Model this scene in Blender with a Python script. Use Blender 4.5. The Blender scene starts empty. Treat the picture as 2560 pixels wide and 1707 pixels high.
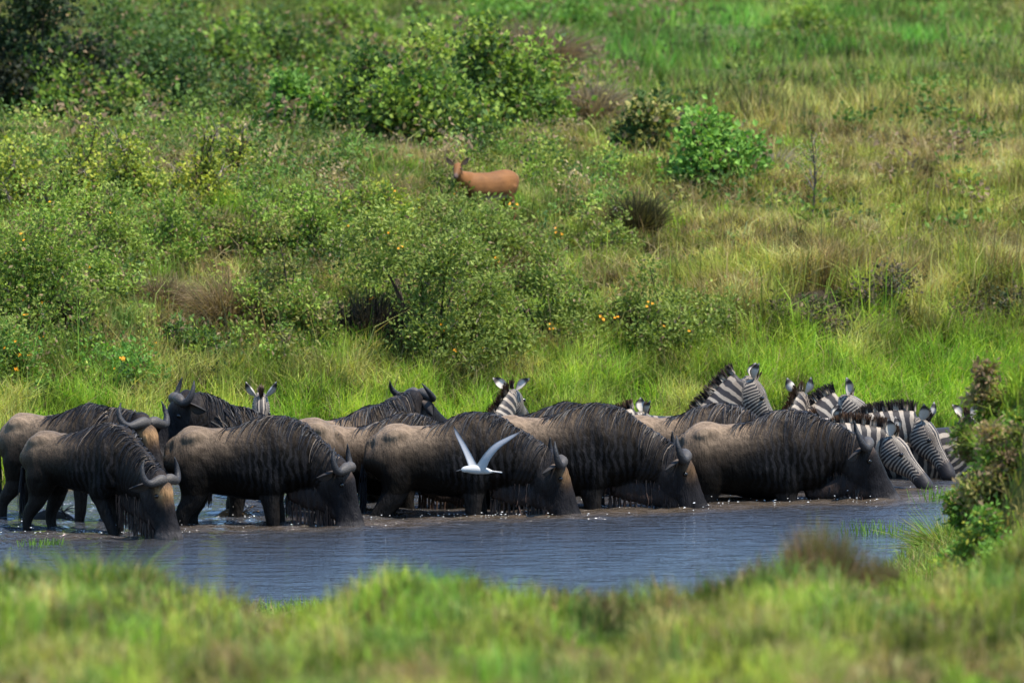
import bpy, math, random
import numpy as np
from mathutils import Vector, Matrix
from mathutils.bvhtree import BVHTree

random.seed(7)
rng = np.random.default_rng(7)
scene = bpy.context.scene
C = scene.collection

# ------------------------------------------------------------------ camera, sky, sun, exposure
CAM_Y, CAM_Z, PITCH, PPM, FOC = -80.0, 7.7, math.radians(4.34), 285.0, 80.0
cam_d = bpy.data.cameras.new('camera')
cam = bpy.data.objects.new('camera', cam_d)
C.objects.link(cam)
cam.location = (0, CAM_Y, CAM_Z)
cam.rotation_euler = (math.pi / 2 - PITCH, 0, 0)
cam_d.sensor_width = 36
cam_d.lens = 36 * FOC / (2560 / PPM)
cam_d.clip_start = 1
cam_d.clip_end = 9000
cam_d.dof.use_dof = True
cam_d.dof.focus_distance = 81.0
cam_d.dof.aperture_fstop = 3.4
scene.camera = cam

SUN = Vector((0.36, -0.20, 0.91)).normalized()
world = bpy.data.worlds.new('World')
scene.world = world
world.use_nodes = True
wn = world.node_tree
wn.nodes.clear()
sky = wn.nodes.new('ShaderNodeTexSky')
sky.sky_type = 'NISHITA'
sky.sun_disc = False
sky.sun_elevation = math.asin(SUN.z)
sky.sun_rotation = math.atan2(SUN.x, SUN.y)
sky.air_density = 1.6
sky.dust_density = 0.0
sky.ozone_density = 10.0
bgn = wn.nodes.new('ShaderNodeBackground')
bgn.inputs['Strength'].default_value = 0.15
wo = wn.nodes.new('ShaderNodeOutputWorld')
wn.links.new(sky.outputs[0], bgn.inputs[0])
wn.links.new(bgn.outputs[0], wo.inputs[0])
sun_d = bpy.data.lights.new('sun', 'SUN')
sun_d.energy = 5.0
sun_d.angle = math.radians(0.53)
sun_d.color = (1.0, 0.93, 0.80)
sun = bpy.data.objects.new('sun', sun_d)
C.objects.link(sun)
sun.rotation_euler = SUN.to_track_quat('Z', 'Y').to_euler()
vs = scene.view_settings
vs.view_transform = 'Standard'
vs.look = 'None'
vs.gamma = 1
vs.exposure = 0.98
vs.use_curve_mapping = False
scene.render.engine = 'CYCLES'
scene.cycles.max_bounces = 6
scene.cycles.transparent_max_bounces = 4
scene.cycles.transmission_bounces = 3

# ------------------------------------------------------------------ helpers
def ray(px, py):
    u = (px - 1280.0) / (PPM * FOC)
    v = (853.5 - py) / (PPM * FOC)
    c, s = math.cos(PITCH), math.sin(PITCH)
    return Vector((u, c + v * s, -s + v * c))
def at_z(px, py, z=0.0):
    d = ray(px, py); k = (z - CAM_Z) / d.z
    return Vector((0, CAM_Y, CAM_Z)) + d * k
def at_y(px, py, Y):
    d = ray(px, py); k = (Y - CAM_Y) / d.y
    return Vector((0, CAM_Y, CAM_Z)) + d * k

def tag(o, label=None, cat=None, group=None, kind=None):
    if label: o['label'] = label
    if cat: o['category'] = cat
    if group: o['group'] = group
    if kind: o['kind'] = kind
    return o
def empty(name, loc, rz=0.0, sc=1.0):
    o = bpy.data.objects.new(name, None)
    C.objects.link(o)
    o.empty_display_size = 0.1
    o.location = loc; o.rotation_euler = (0, 0, rz); o.scale = (sc, sc, sc)
    return o

def make_mesh(name, verts, faces, col=None, smooth=False, attrs=None):
    """verts (N,3); faces: (M,k) array or list of such arrays"""
    me = bpy.data.meshes.new(name)
    verts = np.ascontiguousarray(verts, dtype=np.float32)
    if not isinstance(faces, list): faces = [faces]
    faces = [np.asarray(f, dtype=np.int32) for f in faces if len(f)]
    nl = sum(f.size for f in faces); nf = sum(len(f) for f in faces)
    me.vertices.add(len(verts)); me.vertices.foreach_set('co', verts.ravel())
    me.loops.add(nl); me.polygons.add(nf)
    me.loops.foreach_set('vertex_index', np.concatenate([f.ravel() for f in faces]))
    tot = np.concatenate([np.full(len(f), f.shape[1], np.int32) for f in faces])
    st = np.concatenate([[0], np.cumsum(tot)[:-1]]).astype(np.int32)
    me.polygons.foreach_set('loop_start', st)
    me.polygons.foreach_set('loop_total', tot)
    me.polygons.foreach_set('use_smooth', np.full(nf, smooth, dtype=bool))
    me.update(calc_edges=True)
    if col is not None: add_col(me, col)
    for k, v in (attrs or {}).items():
        a = me.attributes.new(k, 'FLOAT', 'POINT')
        a.data.foreach_set('value', np.asarray(v, dtype=np.float32))
    return me
def add_col(me, col):
    col = np.asarray(col, dtype=np.float32)
    if col.shape[1] == 3: col = np.concatenate([col, np.ones((len(col), 1), np.float32)], 1)
    a = me.color_attributes.new('col', 'FLOAT_COLOR', 'POINT')
    a.data.foreach_set('color', np.ascontiguousarray(col).ravel())
def add_obj(name, me, mat=None, parent=None):
    o = bpy.data.objects.new(name, me)
    C.objects.link(o)
    if mat is not None and len(me.materials) == 0: me.materials.append(mat)
    if parent is not None: o.parent = parent
    return o

def hash2(ix, iy, seed):
    h = (ix.astype(np.int64) * 374761393 + iy.astype(np.int64) * 668265263 + seed * 1442695041) & 0xffffffff
    h = ((h ^ (h >> 13)) * 1274126177) & 0xffffffff
    h = h ^ (h >> 16)
    return (h & 0xffff) / 65535.0
def vnoise(x, y, seed=0):
    x = np.asarray(x, dtype=np.float64); y = np.asarray(y, dtype=np.float64)
    ix = np.floor(x); iy = np.floor(y); fx = x - ix; fy = y - iy
    fx = fx * fx * (3 - 2 * fx); fy = fy * fy * (3 - 2 * fy)
    a = hash2(ix, iy, seed); b = hash2(ix + 1, iy, seed)
    c = hash2(ix, iy + 1, seed); d = hash2(ix + 1, iy + 1, seed)
    return (a * (1 - fx) + b * fx) * (1 - fy) + (c * (1 - fx) + d * fx) * fy
def fbm(x, y, seed=0, octs=3):
    v = 0; a = 0.5; s = 0
    for i in range(octs):
        v = v + a * vnoise(np.asarray(x) * 2 ** i, np.asarray(y) * 2 ** i, seed + i * 17); s += a; a *= 0.55
    return v / s
def sstep(a, b, x):
    t = np.clip((np.asarray(x, dtype=np.float64) - a) / (b - a), 0, 1)
    return t * t * (3 - 2 * t)

# ------------------------------------------------------------------ materials
def new_mat(name):
    m = bpy.data.materials.new(name); m.use_nodes = True
    nt = m.node_tree
    b = nt.nodes['Principled BSDF']
    return m, nt, b
def nd(nt, t, **kw):
    n = nt.nodes.new(t)
    for k, v in kw.items(): setattr(n, k, v)
    return n
def math_n(nt, op, a, b=None, c=None):
    n = nd(nt, 'ShaderNodeMath', operation=op)
    for i, v in enumerate((a, b, c)):
        if v is None: continue
        if isinstance(v, (int, float)): n.inputs[i].default_value = v
        else: nt.links.new(v, n.inputs[i])
    return n.outputs[0]
def mix_col(nt, f, a, b, mode='MIX'):
    n = nd(nt, 'ShaderNodeMix', data_type='RGBA', blend_type=mode)
    for sock, v in ((n.inputs[0], f), (n.inputs[6], a), (n.inputs[7], b)):
        if isinstance(v, (int, float)): sock.default_value = v
        elif isinstance(v, tuple): sock.default_value = v if len(v) == 4 else (*v, 1)
        else: nt.links.new(v, sock)
    return n.outputs[2]
def noise_n(nt, vec, scale, detail=3, rough=0.55):
    n = nd(nt, 'ShaderNodeTexNoise')
    n.inputs['Scale'].default_value = scale
    n.inputs['Detail'].default_value = detail
    n.inputs['Roughness'].default_value = rough
    if vec is not None: nt.links.new(vec, n.inputs['Vector'])
    return n
def ramp01(nt, v, a, b):
    n = nd(nt, 'ShaderNodeMapRange', interpolation_type='SMOOTHSTEP')
    nt.links.new(v, n.inputs[0])
    n.inputs[1].default_value = a; n.inputs[2].default_value = b
    return n.outputs[0]
def bump(nt, b, height, strength, dist):
    n = nd(nt, 'ShaderNodeBump')
    n.inputs['Strength'].default_value = strength
    n.inputs['Distance'].default_value = dist
    nt.links.new(height, n.inputs['Height'])
    nt.links.new(n.outputs[0], b.inputs['Normal'])

def leaf_mat(name, transl=0.35, rough=0.5, spec=0.35):
    m, nt, b = new_mat(name)
    at = nd(nt, 'ShaderNodeAttribute', attribute_name='col')
    b.inputs['Roughness'].default_value = rough
    b.inputs['Specular IOR Level'].default_value = spec
    nt.links.new(at.outputs['Color'], b.inputs['Base Color'])
    tr = nd(nt, 'ShaderNodeBsdfTranslucent')
    c2 = mix_col(nt, 1.0, at.outputs['Color'], (1.15, 1.2, 0.6), 'MULTIPLY')
    nt.links.new(c2, tr.inputs[0])
    ms = nd(nt, 'ShaderNodeMixShader')
    ms.inputs[0].default_value = transl
    nt.links.new(b.outputs[0], ms.inputs[1]); nt.links.new(tr.outputs[0], ms.inputs[2])
    nt.links.new(ms.outputs[0], nt.nodes['Material Output'].inputs[0])
    return m
M_GRASS = leaf_mat('grass_blade', 0.42, 0.6, 0.15)
M_LEAF = leaf_mat('shrub_leaf', 0.34, 0.6, 0.12)

def attr_mat(name, rough=0.7, spec=0.3, nscale=60, nstr=0.3, var=0.25):
    m, nt, b = new_mat(name)
    at = nd(nt, 'ShaderNodeAttribute', attribute_name='col')
    tc = nd(nt, 'ShaderNodeTexCoord')
    n = noise_n(nt, tc.outputs['Object'], nscale, 3)
    f = math_n(nt, 'MULTIPLY_ADD', n.outputs[0], var * 2, 1 - var)
    c = mix_col(nt, 1.0, at.outputs['Color'], nd_gray(nt, f), 'MULTIPLY')
    nt.links.new(c, b.inputs['Base Color'])
    b.inputs['Roughness'].default_value = rough
    b.inputs['Specular IOR Level'].default_value = spec
    bump(nt, b, n.outputs[0], nstr, 0.01)
    return m
def nd_gray(nt, f):
    n = nd(nt, 'ShaderNodeCombineColor')
    for i in range(3): nt.links.new(f, n.inputs[i])
    return n.outputs[0]
M_WOOD = attr_mat('bark', 0.85, 0.2, 40, 0.5)
M_HORN = attr_mat('horn', 0.55, 0.3, 70, 0.6, 0.3)
M_EAR = attr_mat('ear_fur', 0.8, 0.2, 80, 0.3, 0.2)
M_FEATHER = attr_mat('feather', 0.8, 0.1, 90, 0.15, 0.06)
M_SKIN = attr_mat('wet_nose', 0.35, 0.5, 90, 0.3, 0.2)
M_HAIR = attr_mat('long_hair', 0.52, 0.22, 120, 0.1, 0.3)
M_PETAL = attr_mat('petal', 0.6, 0.2, 120, 0.1, 0.12)
m_eye, _nt, _b = new_mat('eye')
_b.inputs['Base Color'].default_value = (0.008, 0.006, 0.005, 1); _b.inputs['Roughness'].default_value = 0.12
M_EYE = m_eye

# soil
m, nt, b = new_mat('soil')
at = nd(nt, 'ShaderNodeAttribute', attribute_name='col')
tc = nd(nt, 'ShaderNodeTexCoord')
n1 = noise_n(nt, tc.outputs['Object'], 2.3, 6, 0.65)
n2 = noise_n(nt, tc.outputs['Object'], 23, 5, 0.7)
f = math_n(nt, 'MULTIPLY_ADD', n2.outputs[0], 0.9, 0.5)
c = mix_col(nt, 1.0, at.outputs['Color'], nd_gray(nt, f), 'MULTIPLY')
c = mix_col(nt, ramp01(nt, n1.outputs[0], 0.5, 0.72), c, (0.11, 0.085, 0.045))
nt.links.new(c, b.inputs['Base Color'])
b.inputs['Roughness'].default_value = 0.95; b.inputs['Specular IOR Level'].default_value = 0.1
bump(nt, b, n2.outputs[0], 0.8, 0.06)
M_SOIL = m

# water
m, nt, b = new_mat('muddy_water')
tc = nd(nt, 'ShaderNodeTexCoord')
mp = nd(nt, 'ShaderNodeMapping')
nt.links.new(tc.outputs['Object'], mp.inputs[0])
mp.inputs['Scale'].default_value = (0.42, 1.0, 1.0)
n1 = noise_n(nt, mp.outputs[0], 6.0, 4, 0.6)
n2 = noise_n(nt, mp.outputs[0], 22, 3, 0.6)
mp3 = nd(nt, 'ShaderNodeMapping')
nt.links.new(tc.outputs['Object'], mp3.inputs[0])
mp3.inputs['Scale'].default_value = (0.5, 3.2, 1.0)
n3 = noise_n(nt, mp3.outputs[0], 1.3, 4, 0.6)
h = math_n(nt, 'MULTIPLY_ADD', n2.outputs[0], 0.28, n1.outputs[0])
at = nd(nt, 'ShaderNodeAttribute', attribute_name='chop')
mu = nd(nt, 'ShaderNodeAttribute', attribute_name='mud')
mud = mix_col(nt, ramp01(nt, math_n(nt, 'MULTIPLY_ADD', n3.outputs[0], 1.5, mu.outputs['Fac']), 0.85, 1.75), (0.026, 0.027, 0.030), (0.070, 0.052, 0.036))
nt.links.new(mud, b.inputs['Base Color'])
b.inputs['Roughness'].default_value = 0.06
b.inputs['IOR'].default_value = 1.55
b.inputs['Specular IOR Level'].default_value = 0.5
bn = nd(nt, 'ShaderNodeBump')
bn.inputs['Distance'].default_value = 0.15
nt.links.new(math_n(nt, 'MULTIPLY_ADD', at.outputs['Fac'], 0.55, 0.45), bn.inputs['Strength'])
nt.links.new(h, bn.inputs['Height'])
nt.links.new(bn.outputs[0], b.inputs['Normal'])
M_WATER = m

# wildebeest coat
m, nt, b = new_mat('wildebeest_coat')
at = nd(nt, 'ShaderNodeAttribute', attribute_name='col')
ph = nd(nt, 'ShaderNodeAttribute', attribute_name='phase')
br = nd(nt, 'ShaderNodeAttribute', attribute_name='brindle')
tc = nd(nt, 'ShaderNodeTexCoord')
mp = nd(nt, 'ShaderNodeMapping'); mp.inputs['Scale'].default_value = (1, 1, 0.25)
nt.links.new(tc.outputs['Object'], mp.inputs[0])
n1 = noise_n(nt, mp.outputs[0], 45, 4, 0.65)
n2 = noise_n(nt, tc.outputs['Object'], 6, 3, 0.5)
n4 = noise_n(nt, mp.outputs[0], 17, 3, 0.6)
p = math_n(nt, 'MULTIPLY_ADD', n2.outputs[0], 2.4, ph.outputs['Fac'])
tri = math_n(nt, 'PINGPONG', p, 0.5)
st = ramp01(nt, math_n(nt, 'MULTIPLY_ADD', n4.outputs[0], 0.55, tri), 0.42, 0.68)
st = math_n(nt, 'MULTIPLY', st, br.outputs['Fac'])
f = math_n(nt, 'MULTIPLY_ADD', n1.outputs[0], 1.5, 0.25)
c = mix_col(nt, 1.0, at.outputs['Color'], nd_gray(nt, f), 'MULTIPLY')
n5 = noise_n(nt, mp.outputs[0], 11, 5, 0.7)
f2 = math_n(nt, 'MULTIPLY_ADD', n5.outputs[0], 2.0, 0.0)
c = mix_col(nt, 1.0, c, nd_gray(nt, f2), 'MULTIPLY')
c = mix_col(nt, st, c, (0.018, 0.017, 0.019))
nt.links.new(c, b.inputs['Base Color'])
nt.links.new(math_n(nt, 'MULTIPLY_ADD', n5.outputs[0], 0.5, 0.28), b.inputs['Roughness'])
b.inputs['Specular IOR Level'].default_value = 0.08
bump(nt, b, math_n(nt, 'ADD', n1.outputs[0], n5.outputs[0]), 0.7, 0.022)
M_WBEEST = m

# zebra coat
m, nt, b = new_mat('zebra_coat')
at = nd(nt, 'ShaderNodeAttribute', attribute_name='col')
ph = nd(nt, 'ShaderNodeAttribute', attribute_name='phase')
dk = nd(nt, 'ShaderNodeAttribute', attribute_name='dark')
tc = nd(nt, 'ShaderNodeTexCoord')
n1 = noise_n(nt, tc.outputs['Object'], 70, 3, 0.6)
n2 = noise_n(nt, tc.outputs['Object'], 7, 2, 0.5)
p = math_n(nt, 'MULTIPLY_ADD', n2.outputs[0], 0.7, ph.outputs['Fac'])
tri = math_n(nt, 'PINGPONG', p, 0.5)
tri = math_n(nt, 'MULTIPLY_ADD', n1.outputs[0], 0.05, tri)
st = ramp01(nt, tri, 0.20, 0.26)
st = math_n(nt, 'MAXIMUM', st, dk.outputs['Fac'])
f = math_n(nt, 'MULTIPLY_ADD', n1.outputs[0], 0.8, 0.55)
c = mix_col(nt, 1.0, at.outputs['Color'], nd_gray(nt, f), 'MULTIPLY')
n6 = noise_n(nt, tc.outputs['Object'], 3.5, 4, 0.6)
c = mix_col(nt, ramp01(nt, n6.outputs[0], 0.34, 0.78), c, (0.19, 0.14, 0.10))
c = mix_col(nt, st, c, (0.022, 0.018, 0.018))
nt.links.new(c, b.inputs['Base Color'])
b.inputs['Roughness'].default_value = 0.55
b.inputs['Specular IOR Level'].default_value = 0.3
bump(nt, b, n1.outputs[0], 0.3, 0.008)
M_ZEBRA = m
M_TAN = attr_mat('antelope_coat', 0.7, 0.25, 60, 0.3, 0.2)

# ------------------------------------------------------------------ terrain
def far_shore(x):
    x = np.asarray(x, dtype=np.float64)
    xc = np.clip(x, -9, 9)
    return 3.3 + (xc + 4.5) * 0.66 + 0.35 * (vnoise(x * 0.9, x * 0 + 3.1, 5) - 0.5) + 0.14 * (vnoise(x * 4, x * 0 + 9.1, 6) - 0.5)
def near_shore(x):
    x = np.asarray(x, dtype=np.float64)
    return -7.6 + 3.4 * sstep(2.4, 3.4, x) + 4.6 * sstep(3.0, 4.3, x) + 0.5 * (vnoise(x * 0.8, x * 0 + 1.3, 8) - 0.5)
CREST_X = [-9, -3, -2.2, -1.5, -1.2, -.65, -.3, .3, .75, 1.2, 1.7, 2.6, 9]
CREST_Z = [.1, .12, .12, -.06, -.08, .1, .1, .0, -.05, .05, .12, .1, .1]
def terrain(x, y):
    x = np.asarray(x, dtype=np.float64); y = np.asarray(y, dtype=np.float64)
    t = y - far_shore(x)
    s = near_shore(x) - y
    depth = np.clip(0.27 + 0.040 * (x + 4), 0.15, 0.66) + 0.08 * sstep(0, 3, y)
    zb = np.interp(t, [0, .6, 1.5, 4, 8, 12, 16, 30, 80, 400, 4000], [0, .10, .24, .80, 1.45, 1.93, 2.05, 2.05, 2.05, 2.3, 20])
    u = fbm(x * 0.35, y * 0.35, 21, 3) - 0.5
    zb = zb + u * np.interp(t, [0, 3, 10, 60, 300], [0.02, .3, .55, .7, 2.0])
    # eroded little bank on the right
    er = (np.exp(-((x - 3.2) / .75) ** 2) + np.exp(-((x - 4.75) / .6) ** 2)) * sstep(3.6, 4.1, t + 0.5 * (fbm(x * 1.3, y * 0 + 2, 31, 2) - .5)) * (1 - sstep(5.0, 9.0, t))
    zb = zb + 0.16 * er
    lf = sstep(-0.5, -3.0, x) * sstep(3, 7, t) * (1 - sstep(14, 22, t))
    zb = zb + 0.18 * lf
    d = y + 80
    zn = np.interp(-s, [-4000, -74, -48, -33, -20.5, -17.5, -13, -8, -2, 0], [40, 5.2, 3.85, 3.0, 2.2, 1.75, 1.0, .55, .2, 0])
    mnd = sstep(3.15, 4.3, x + .7 * (fbm(x * 2.2, y * 1.3, 45, 2) - .5)) * np.exp(-((y + 12.2) / 1.9) ** 4)
    zn = zn + 1.85 * mnd + .5 * mnd * (fbm(x * 3, y * 2.0, 47, 3) - .5)
    zn = zn + (fbm(x * 0.8, y * 0.5, 41, 3) - 0.5) * np.interp(s, [0, 3, 15, 40], [.02, .12, .22, .3])
    cr = np.interp(x, CREST_X, CREST_Z)
    zn = zn + cr * sstep(9, 17, s) * (1 - sstep(24, 34, s))
    bed = -depth * np.minimum(sstep(0, 1.3, -t), sstep(0, 1.5, -s))
    z = np.where(t > 0, zb, np.where(s > 0, zn, bed))
    return z
def T(x, y): return float(terrain(np.array([x]), np.array([y]))[0])
def ground_Y(px, py, y0=2.0, y1=140.0):
    """first Y where the sight line through a picture point meets the far bank"""
    d = ray(px, py); yy = np.arange(y0, y1, .1); k = (yy - CAM_Y) / d.y
    hit = np.nonzero(CAM_Z + d.z * k <= terrain(d.x * k, yy))[0]
    return float(yy[hit[0]]) if len(hit) else y1

PAL = {k: np.array(v) for k, v in dict(lush=(.20, .33, .028), mid=(.17, .235, .036), olive=(.27, .245, .060), straw=(.40, .30, .12),
    dark=(.07, .105, .025), teal=(.11, .20, .045), brown=(.24, .16, .08), lime=(.29, .35, .045)).items()}
def region_col(x, y):
    """grass / soil base tint by place: (N,3) linear albedo"""
    t = y - far_shore(x)
    g = PAL
    n1 = fbm(x * 0.55, y * 0.30, 51, 3)[:, None]; n2 = fbm(x * 1.7, y * 0.9, 61, 3)[:, None]
    n4 = fbm(x * 3.3 + 7, y * 2.0, 81, 3)[:, None]; n5 = fbm(x * 1.1 + 31, y * .55 + 9, 83, 3)[:, None]
    right = sstep(0.0, 2.2, x - 0.02 * (t - 8) + 1.2 * (n1[:, 0] - .5))[:, None]
    wet = (1 - sstep(1.2, 3.8, t + 3.0 * (n5[:, 0] - .5) - 1.3 * sstep(1.5, 3.5, x)))[:, None]
    slope = g['mid'] * (1 - right) + (g['olive'] * .8 + g['lush'] * .2) * right
    slope = slope + (g['teal'] - slope) * sstep(.52, .66, n1) * (1 - right) * .8
    slope = slope + (g['lush'] - slope) * sstep(.55, .70, n5) * .65
    slope = slope + (g['dark'] - slope) * sstep(.56, .70, n4) * (1 - right) * .6
    slope = slope + (g['straw'] - slope) * sstep(.52, .66, n2) * (.55 + .2 * right)
    slope = slope + (g['brown'] - slope) * sstep(.58, .70, n4[::-1] * 0 + fbm(x * 2.1 + 70, y * 1.3, 87, 3)[:, None]) * .75
    far = sstep(13, 19, t)[:, None]
    xr = sstep(0.5, 3.5, x - 0.03 * (t - 20) + 2.0 * (n1[:, 0] - .5))[:, None]
    plat = g['mid'] * (1 - xr) * .9 + (g['olive'] * .62 + g['straw'] * .22 + g['brown'] * .15) * xr
    plat = plat + (g['brown'] - plat) * sstep(.50, .66, n2) * .6
    plat = plat + (g['lush'] * .8 - plat) * sstep(.56, .70, n5) * .45
    plat = plat + (g['dark'] - plat) * (sstep(.50, .66, n1) * (1 - xr * .6)) * .75
    gt = (np.exp(-((t - 44) / 15) ** 2) * sstep(-0.5, 2.0, x) * (1 - sstep(6.0, 9, x)))[:, None]
    plat = plat + (np.array([.10, .22, .035]) - plat) * np.clip(gt * 1.3, 0, 1) * (.55 + .45 * sstep(.35, .55, n2))
    col = slope * (1 - far) + plat * far
    wc = g['lush'] + (g['lime'] - g['lush']) * sstep(.45, .65, n4) * .7
    wc = wc + (g['straw'] - wc) * sstep(.60, .72, n2) * .5
    wc = wc + (g['mid'] - wc) * sstep(.55, .7, n5) * .6
    col = col * (1 - wet) + wc * wet
    nearm = (y < 0)[:, None]
    nb = g['olive'] * .6 + g['lush'] * .35
    nb = nb * .9 + (g['lime'] * .9 - nb * .9) * sstep(.50, .68, n1) * .6
    nb = nb + (g['brown'] - nb) * sstep(.50, .62, fbm(x * 2.2, y * 1.1, 97, 3)[:, None]) * .9
    nb = nb + (g['straw'] - nb) * sstep(.55, .68, n4) * .6
    nb = nb + (g['teal'] - nb) * sstep(.54, .68, fbm(x * 2.6 + 40, y * 1.2, 91, 3)[:, None]) * .8
    nb = nb + (g['lush'] - nb) * sstep(.55, .68, fbm(x * 1.9 + 11, y * .9, 93, 3)[:, None]) * .7
    return np.where(nearm, nb, col)

def axis(parts):
    out = [np.array([parts[0][0]], dtype=float)]
    for a, b, n in parts: out.append(np.linspace(a, b, n + 1)[1:])
    return np.concatenate(out)
# shade painted into the soil under the big shrubs, where little grass grows
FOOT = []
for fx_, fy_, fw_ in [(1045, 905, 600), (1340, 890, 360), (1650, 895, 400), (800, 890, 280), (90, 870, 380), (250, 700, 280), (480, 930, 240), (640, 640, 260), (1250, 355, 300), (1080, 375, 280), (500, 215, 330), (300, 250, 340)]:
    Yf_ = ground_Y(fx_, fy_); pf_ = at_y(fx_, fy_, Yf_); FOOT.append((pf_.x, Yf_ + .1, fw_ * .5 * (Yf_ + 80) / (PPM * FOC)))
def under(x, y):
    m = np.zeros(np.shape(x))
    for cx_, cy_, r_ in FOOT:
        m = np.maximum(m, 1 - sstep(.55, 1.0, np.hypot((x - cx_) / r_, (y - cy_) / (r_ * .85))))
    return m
xs = axis([(-4000, -800, 4), (-800, -100, 7), (-100, -20, 10), (-20, -7, 26), (-7, 7, 112), (7, 20, 26), (20, 100, 10), (100, 800, 7), (800, 4000, 4)])
ys = axis([(-2500, -300, 4), (-300, -90, 6), (-90, -50, 40), (-50, -22, 112), (-22, -9, 85), (-9, 18, 216), (18, 90, 110), (90, 400, 31), (400, 4000, 10)])
XX, YY = np.meshgrid(xs, ys)
ZZ = terrain(XX.ravel(), YY.ravel())
gv = np.stack([XX.ravel(), YY.ravel(), ZZ], 1)
nx, ny = len(xs), len(ys)
i = np.arange(nx * ny).reshape(ny, nx)
gf = np.stack([i[:-1, :-1].ravel(), i[:-1, 1:].ravel(), i[1:, 1:].ravel(), i[1:, :-1].ravel()], 1)
gc = region_col(gv[:, 0], gv[:, 1]) * 0.35 + np.array([.03, .024, .013])
tg = gv[:, 1] - far_shore(gv[:, 0])
erg = (np.exp(-((gv[:, 0] - 3.2) / .8) ** 2) + np.exp(-((gv[:, 0] - 4.75) / .65) ** 2)) * np.exp(-((tg - 4.2) / .8) ** 2)
gc = gc + (np.array([.035, .026, .018]) - gc) * np.clip(erg * 1.4, 0, 1)[:, None]
gc = gc + (np.array([.040, .030, .020]) - gc) * under(gv[:, 0], gv[:, 1])[:, None]  # soil colour darkened under the shrubs as painted shade
wetm = (ZZ < 0.05)[:, None]
gc = np.where(wetm, np.array([.07, .055, .035]), gc)
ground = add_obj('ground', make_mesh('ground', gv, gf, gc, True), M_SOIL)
tag(ground, kind='structure')

# ------------------------------------------------------------------ water
wx = axis([(-40, -7, 30), (-7, 7, 260), (7, 40, 30)])
wy = axis([(-14, -3, 80), (-3, 7, 200), (7, 14, 40)])
WX, WY = np.meshgrid(wx, wy)
chop = np.exp(-np.clip((-1.2 + (WX + 4) * 0.40 - WY), 0, None) / 0.45) * 1.0
chop = np.clip(chop, 0, 1) * (0.55 + 0.45 * sstep(2.5, -1.5, WX)) * sstep(0.0, 0.8, far_shore(WX.ravel()).reshape(WX.shape) - WY - 0.3)
legpts = np.array([list(at_z(a_, b_, 0.0))[:2] for a_, b_ in [(230, 1332), (90, 1332), (430, 1330), (690, 1314), (500, 1314), (870, 1314), (960, 1288), (1190, 1288), (1430, 1286), (1480, 1268), (1750, 1268), (1960, 1250), (2200, 1248), (2320, 1224)]])
rings = 0
for lx_, ly_ in legpts:
    r_ = np.hypot(WX - lx_, WY - ly_); rings = rings + np.cos(r_ * 26 + lx_ * 9) * np.exp(-r_ * 2.2)
wz = 0.007 * rings + chop * 0.075 * (fbm(WX * 3.0, WY * 5.0, 101, 3) - 0.5) + 0.010 * (fbm(WX * 2.2, WY * 3.5, 103, 2) - 0.5)
wv = np.stack([WX.ravel(), WY.ravel(), wz.ravel()], 1)
nxw, nyw = len(wx), len(wy)
i = np.arange(nxw * nyw).reshape(nyw, nxw)
wf = np.stack([i[:-1, :-1].ravel(), i[:-1, 1:].ravel(), i[1:, 1:].ravel(), i[1:, :-1].ravel()], 1)
yf = -.55 + (WX + 3.6) * .47
mud = np.exp(-((WY - (yf - .25)) / .60) ** 2) + .45 * sstep(0, .6, WY - yf) * sstep(-4, 0, WX)
mud = mud * (.45 + .35 * sstep(-4.0, -1.5, WX))
water = add_obj('water', make_mesh('water', wv, wf, None, True, {'chop': chop.ravel(), 'mud': mud.ravel()}), M_WATER)
tag(water, kind='structure')

# ------------------------------------------------------------------ grass
def blades(x, y, z, hgt, wid, col, lean=0.45, segs=2):
    n = len(x)
    a = rng.uniform(0, 2 * np.pi, n)
    la = rng.uniform(0, 2 * np.pi, n)
    ln = rng.uniform(0.08, 1.0, n) ** 1.2 * lean
    dx = np.cos(la) * ln * hgt; dy = np.sin(la) * ln * hgt
    wxv = np.cos(a) * wid * .5; wyv = np.sin(a) * wid * .5
    if segs == 2:
        v = np.zeros((n, 5, 3), np.float32)
        v[:, 0] = np.stack([x - wxv, y - wyv, z - .03], 1)
        v[:, 1] = np.stack([x + wxv, y + wyv, z - .03], 1)
        v[:, 2] = np.stack([x + dx * .35 - wxv * .8, y + dy * .35 - wyv * .8, z + hgt * .58], 1)
        v[:, 3] = np.stack([x + dx * .35 + wxv * .8, y + dy * .35 + wyv * .8, z + hgt * .58], 1)
        v[:, 4] = np.stack([x + dx * 1.15, y + dy * 1.15, z + hgt * (1 - .35 * ln)], 1)
        b = (np.arange(n) * 5)[:, None]
        f = np.concatenate([b + np.array([[0, 1, 3]]), b + np.array([[0, 3, 2]]), b + np.array([[2, 3, 4]])], 0)
        cc = np.repeat(col[:, None, :], 5, 1).reshape(-1, 3)
    else:
        v = np.zeros((n, 3, 3), np.float32)
        v[:, 0] = np.stack([x - wxv, y - wyv, z - .03], 1)
        v[:, 1] = np.stack([x + wxv, y + wyv, z - .03], 1)
        v[:, 2] = np.stack([x + dx, y + dy, z + hgt], 1)
        b = (np.arange(n) * 3)[:, None]
        f = b + np.array([[0, 1, 2]])
        cc = np.repeat(col[:, None, :], 3, 1).reshape(-1, 3)
    return v.reshape(-1, 3), f, cc
def grass_obj(name, label, x, y, hgt, wid, col, lean, segs):
    z = terrain(x, y)
    v, f, c = blades(x, y, z, hgt, wid, col, lean, segs)
    o = add_obj(name, make_mesh(name, v, f, c), M_GRASS)
    return tag(o, label, 'grass', kind='stuff')
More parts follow.
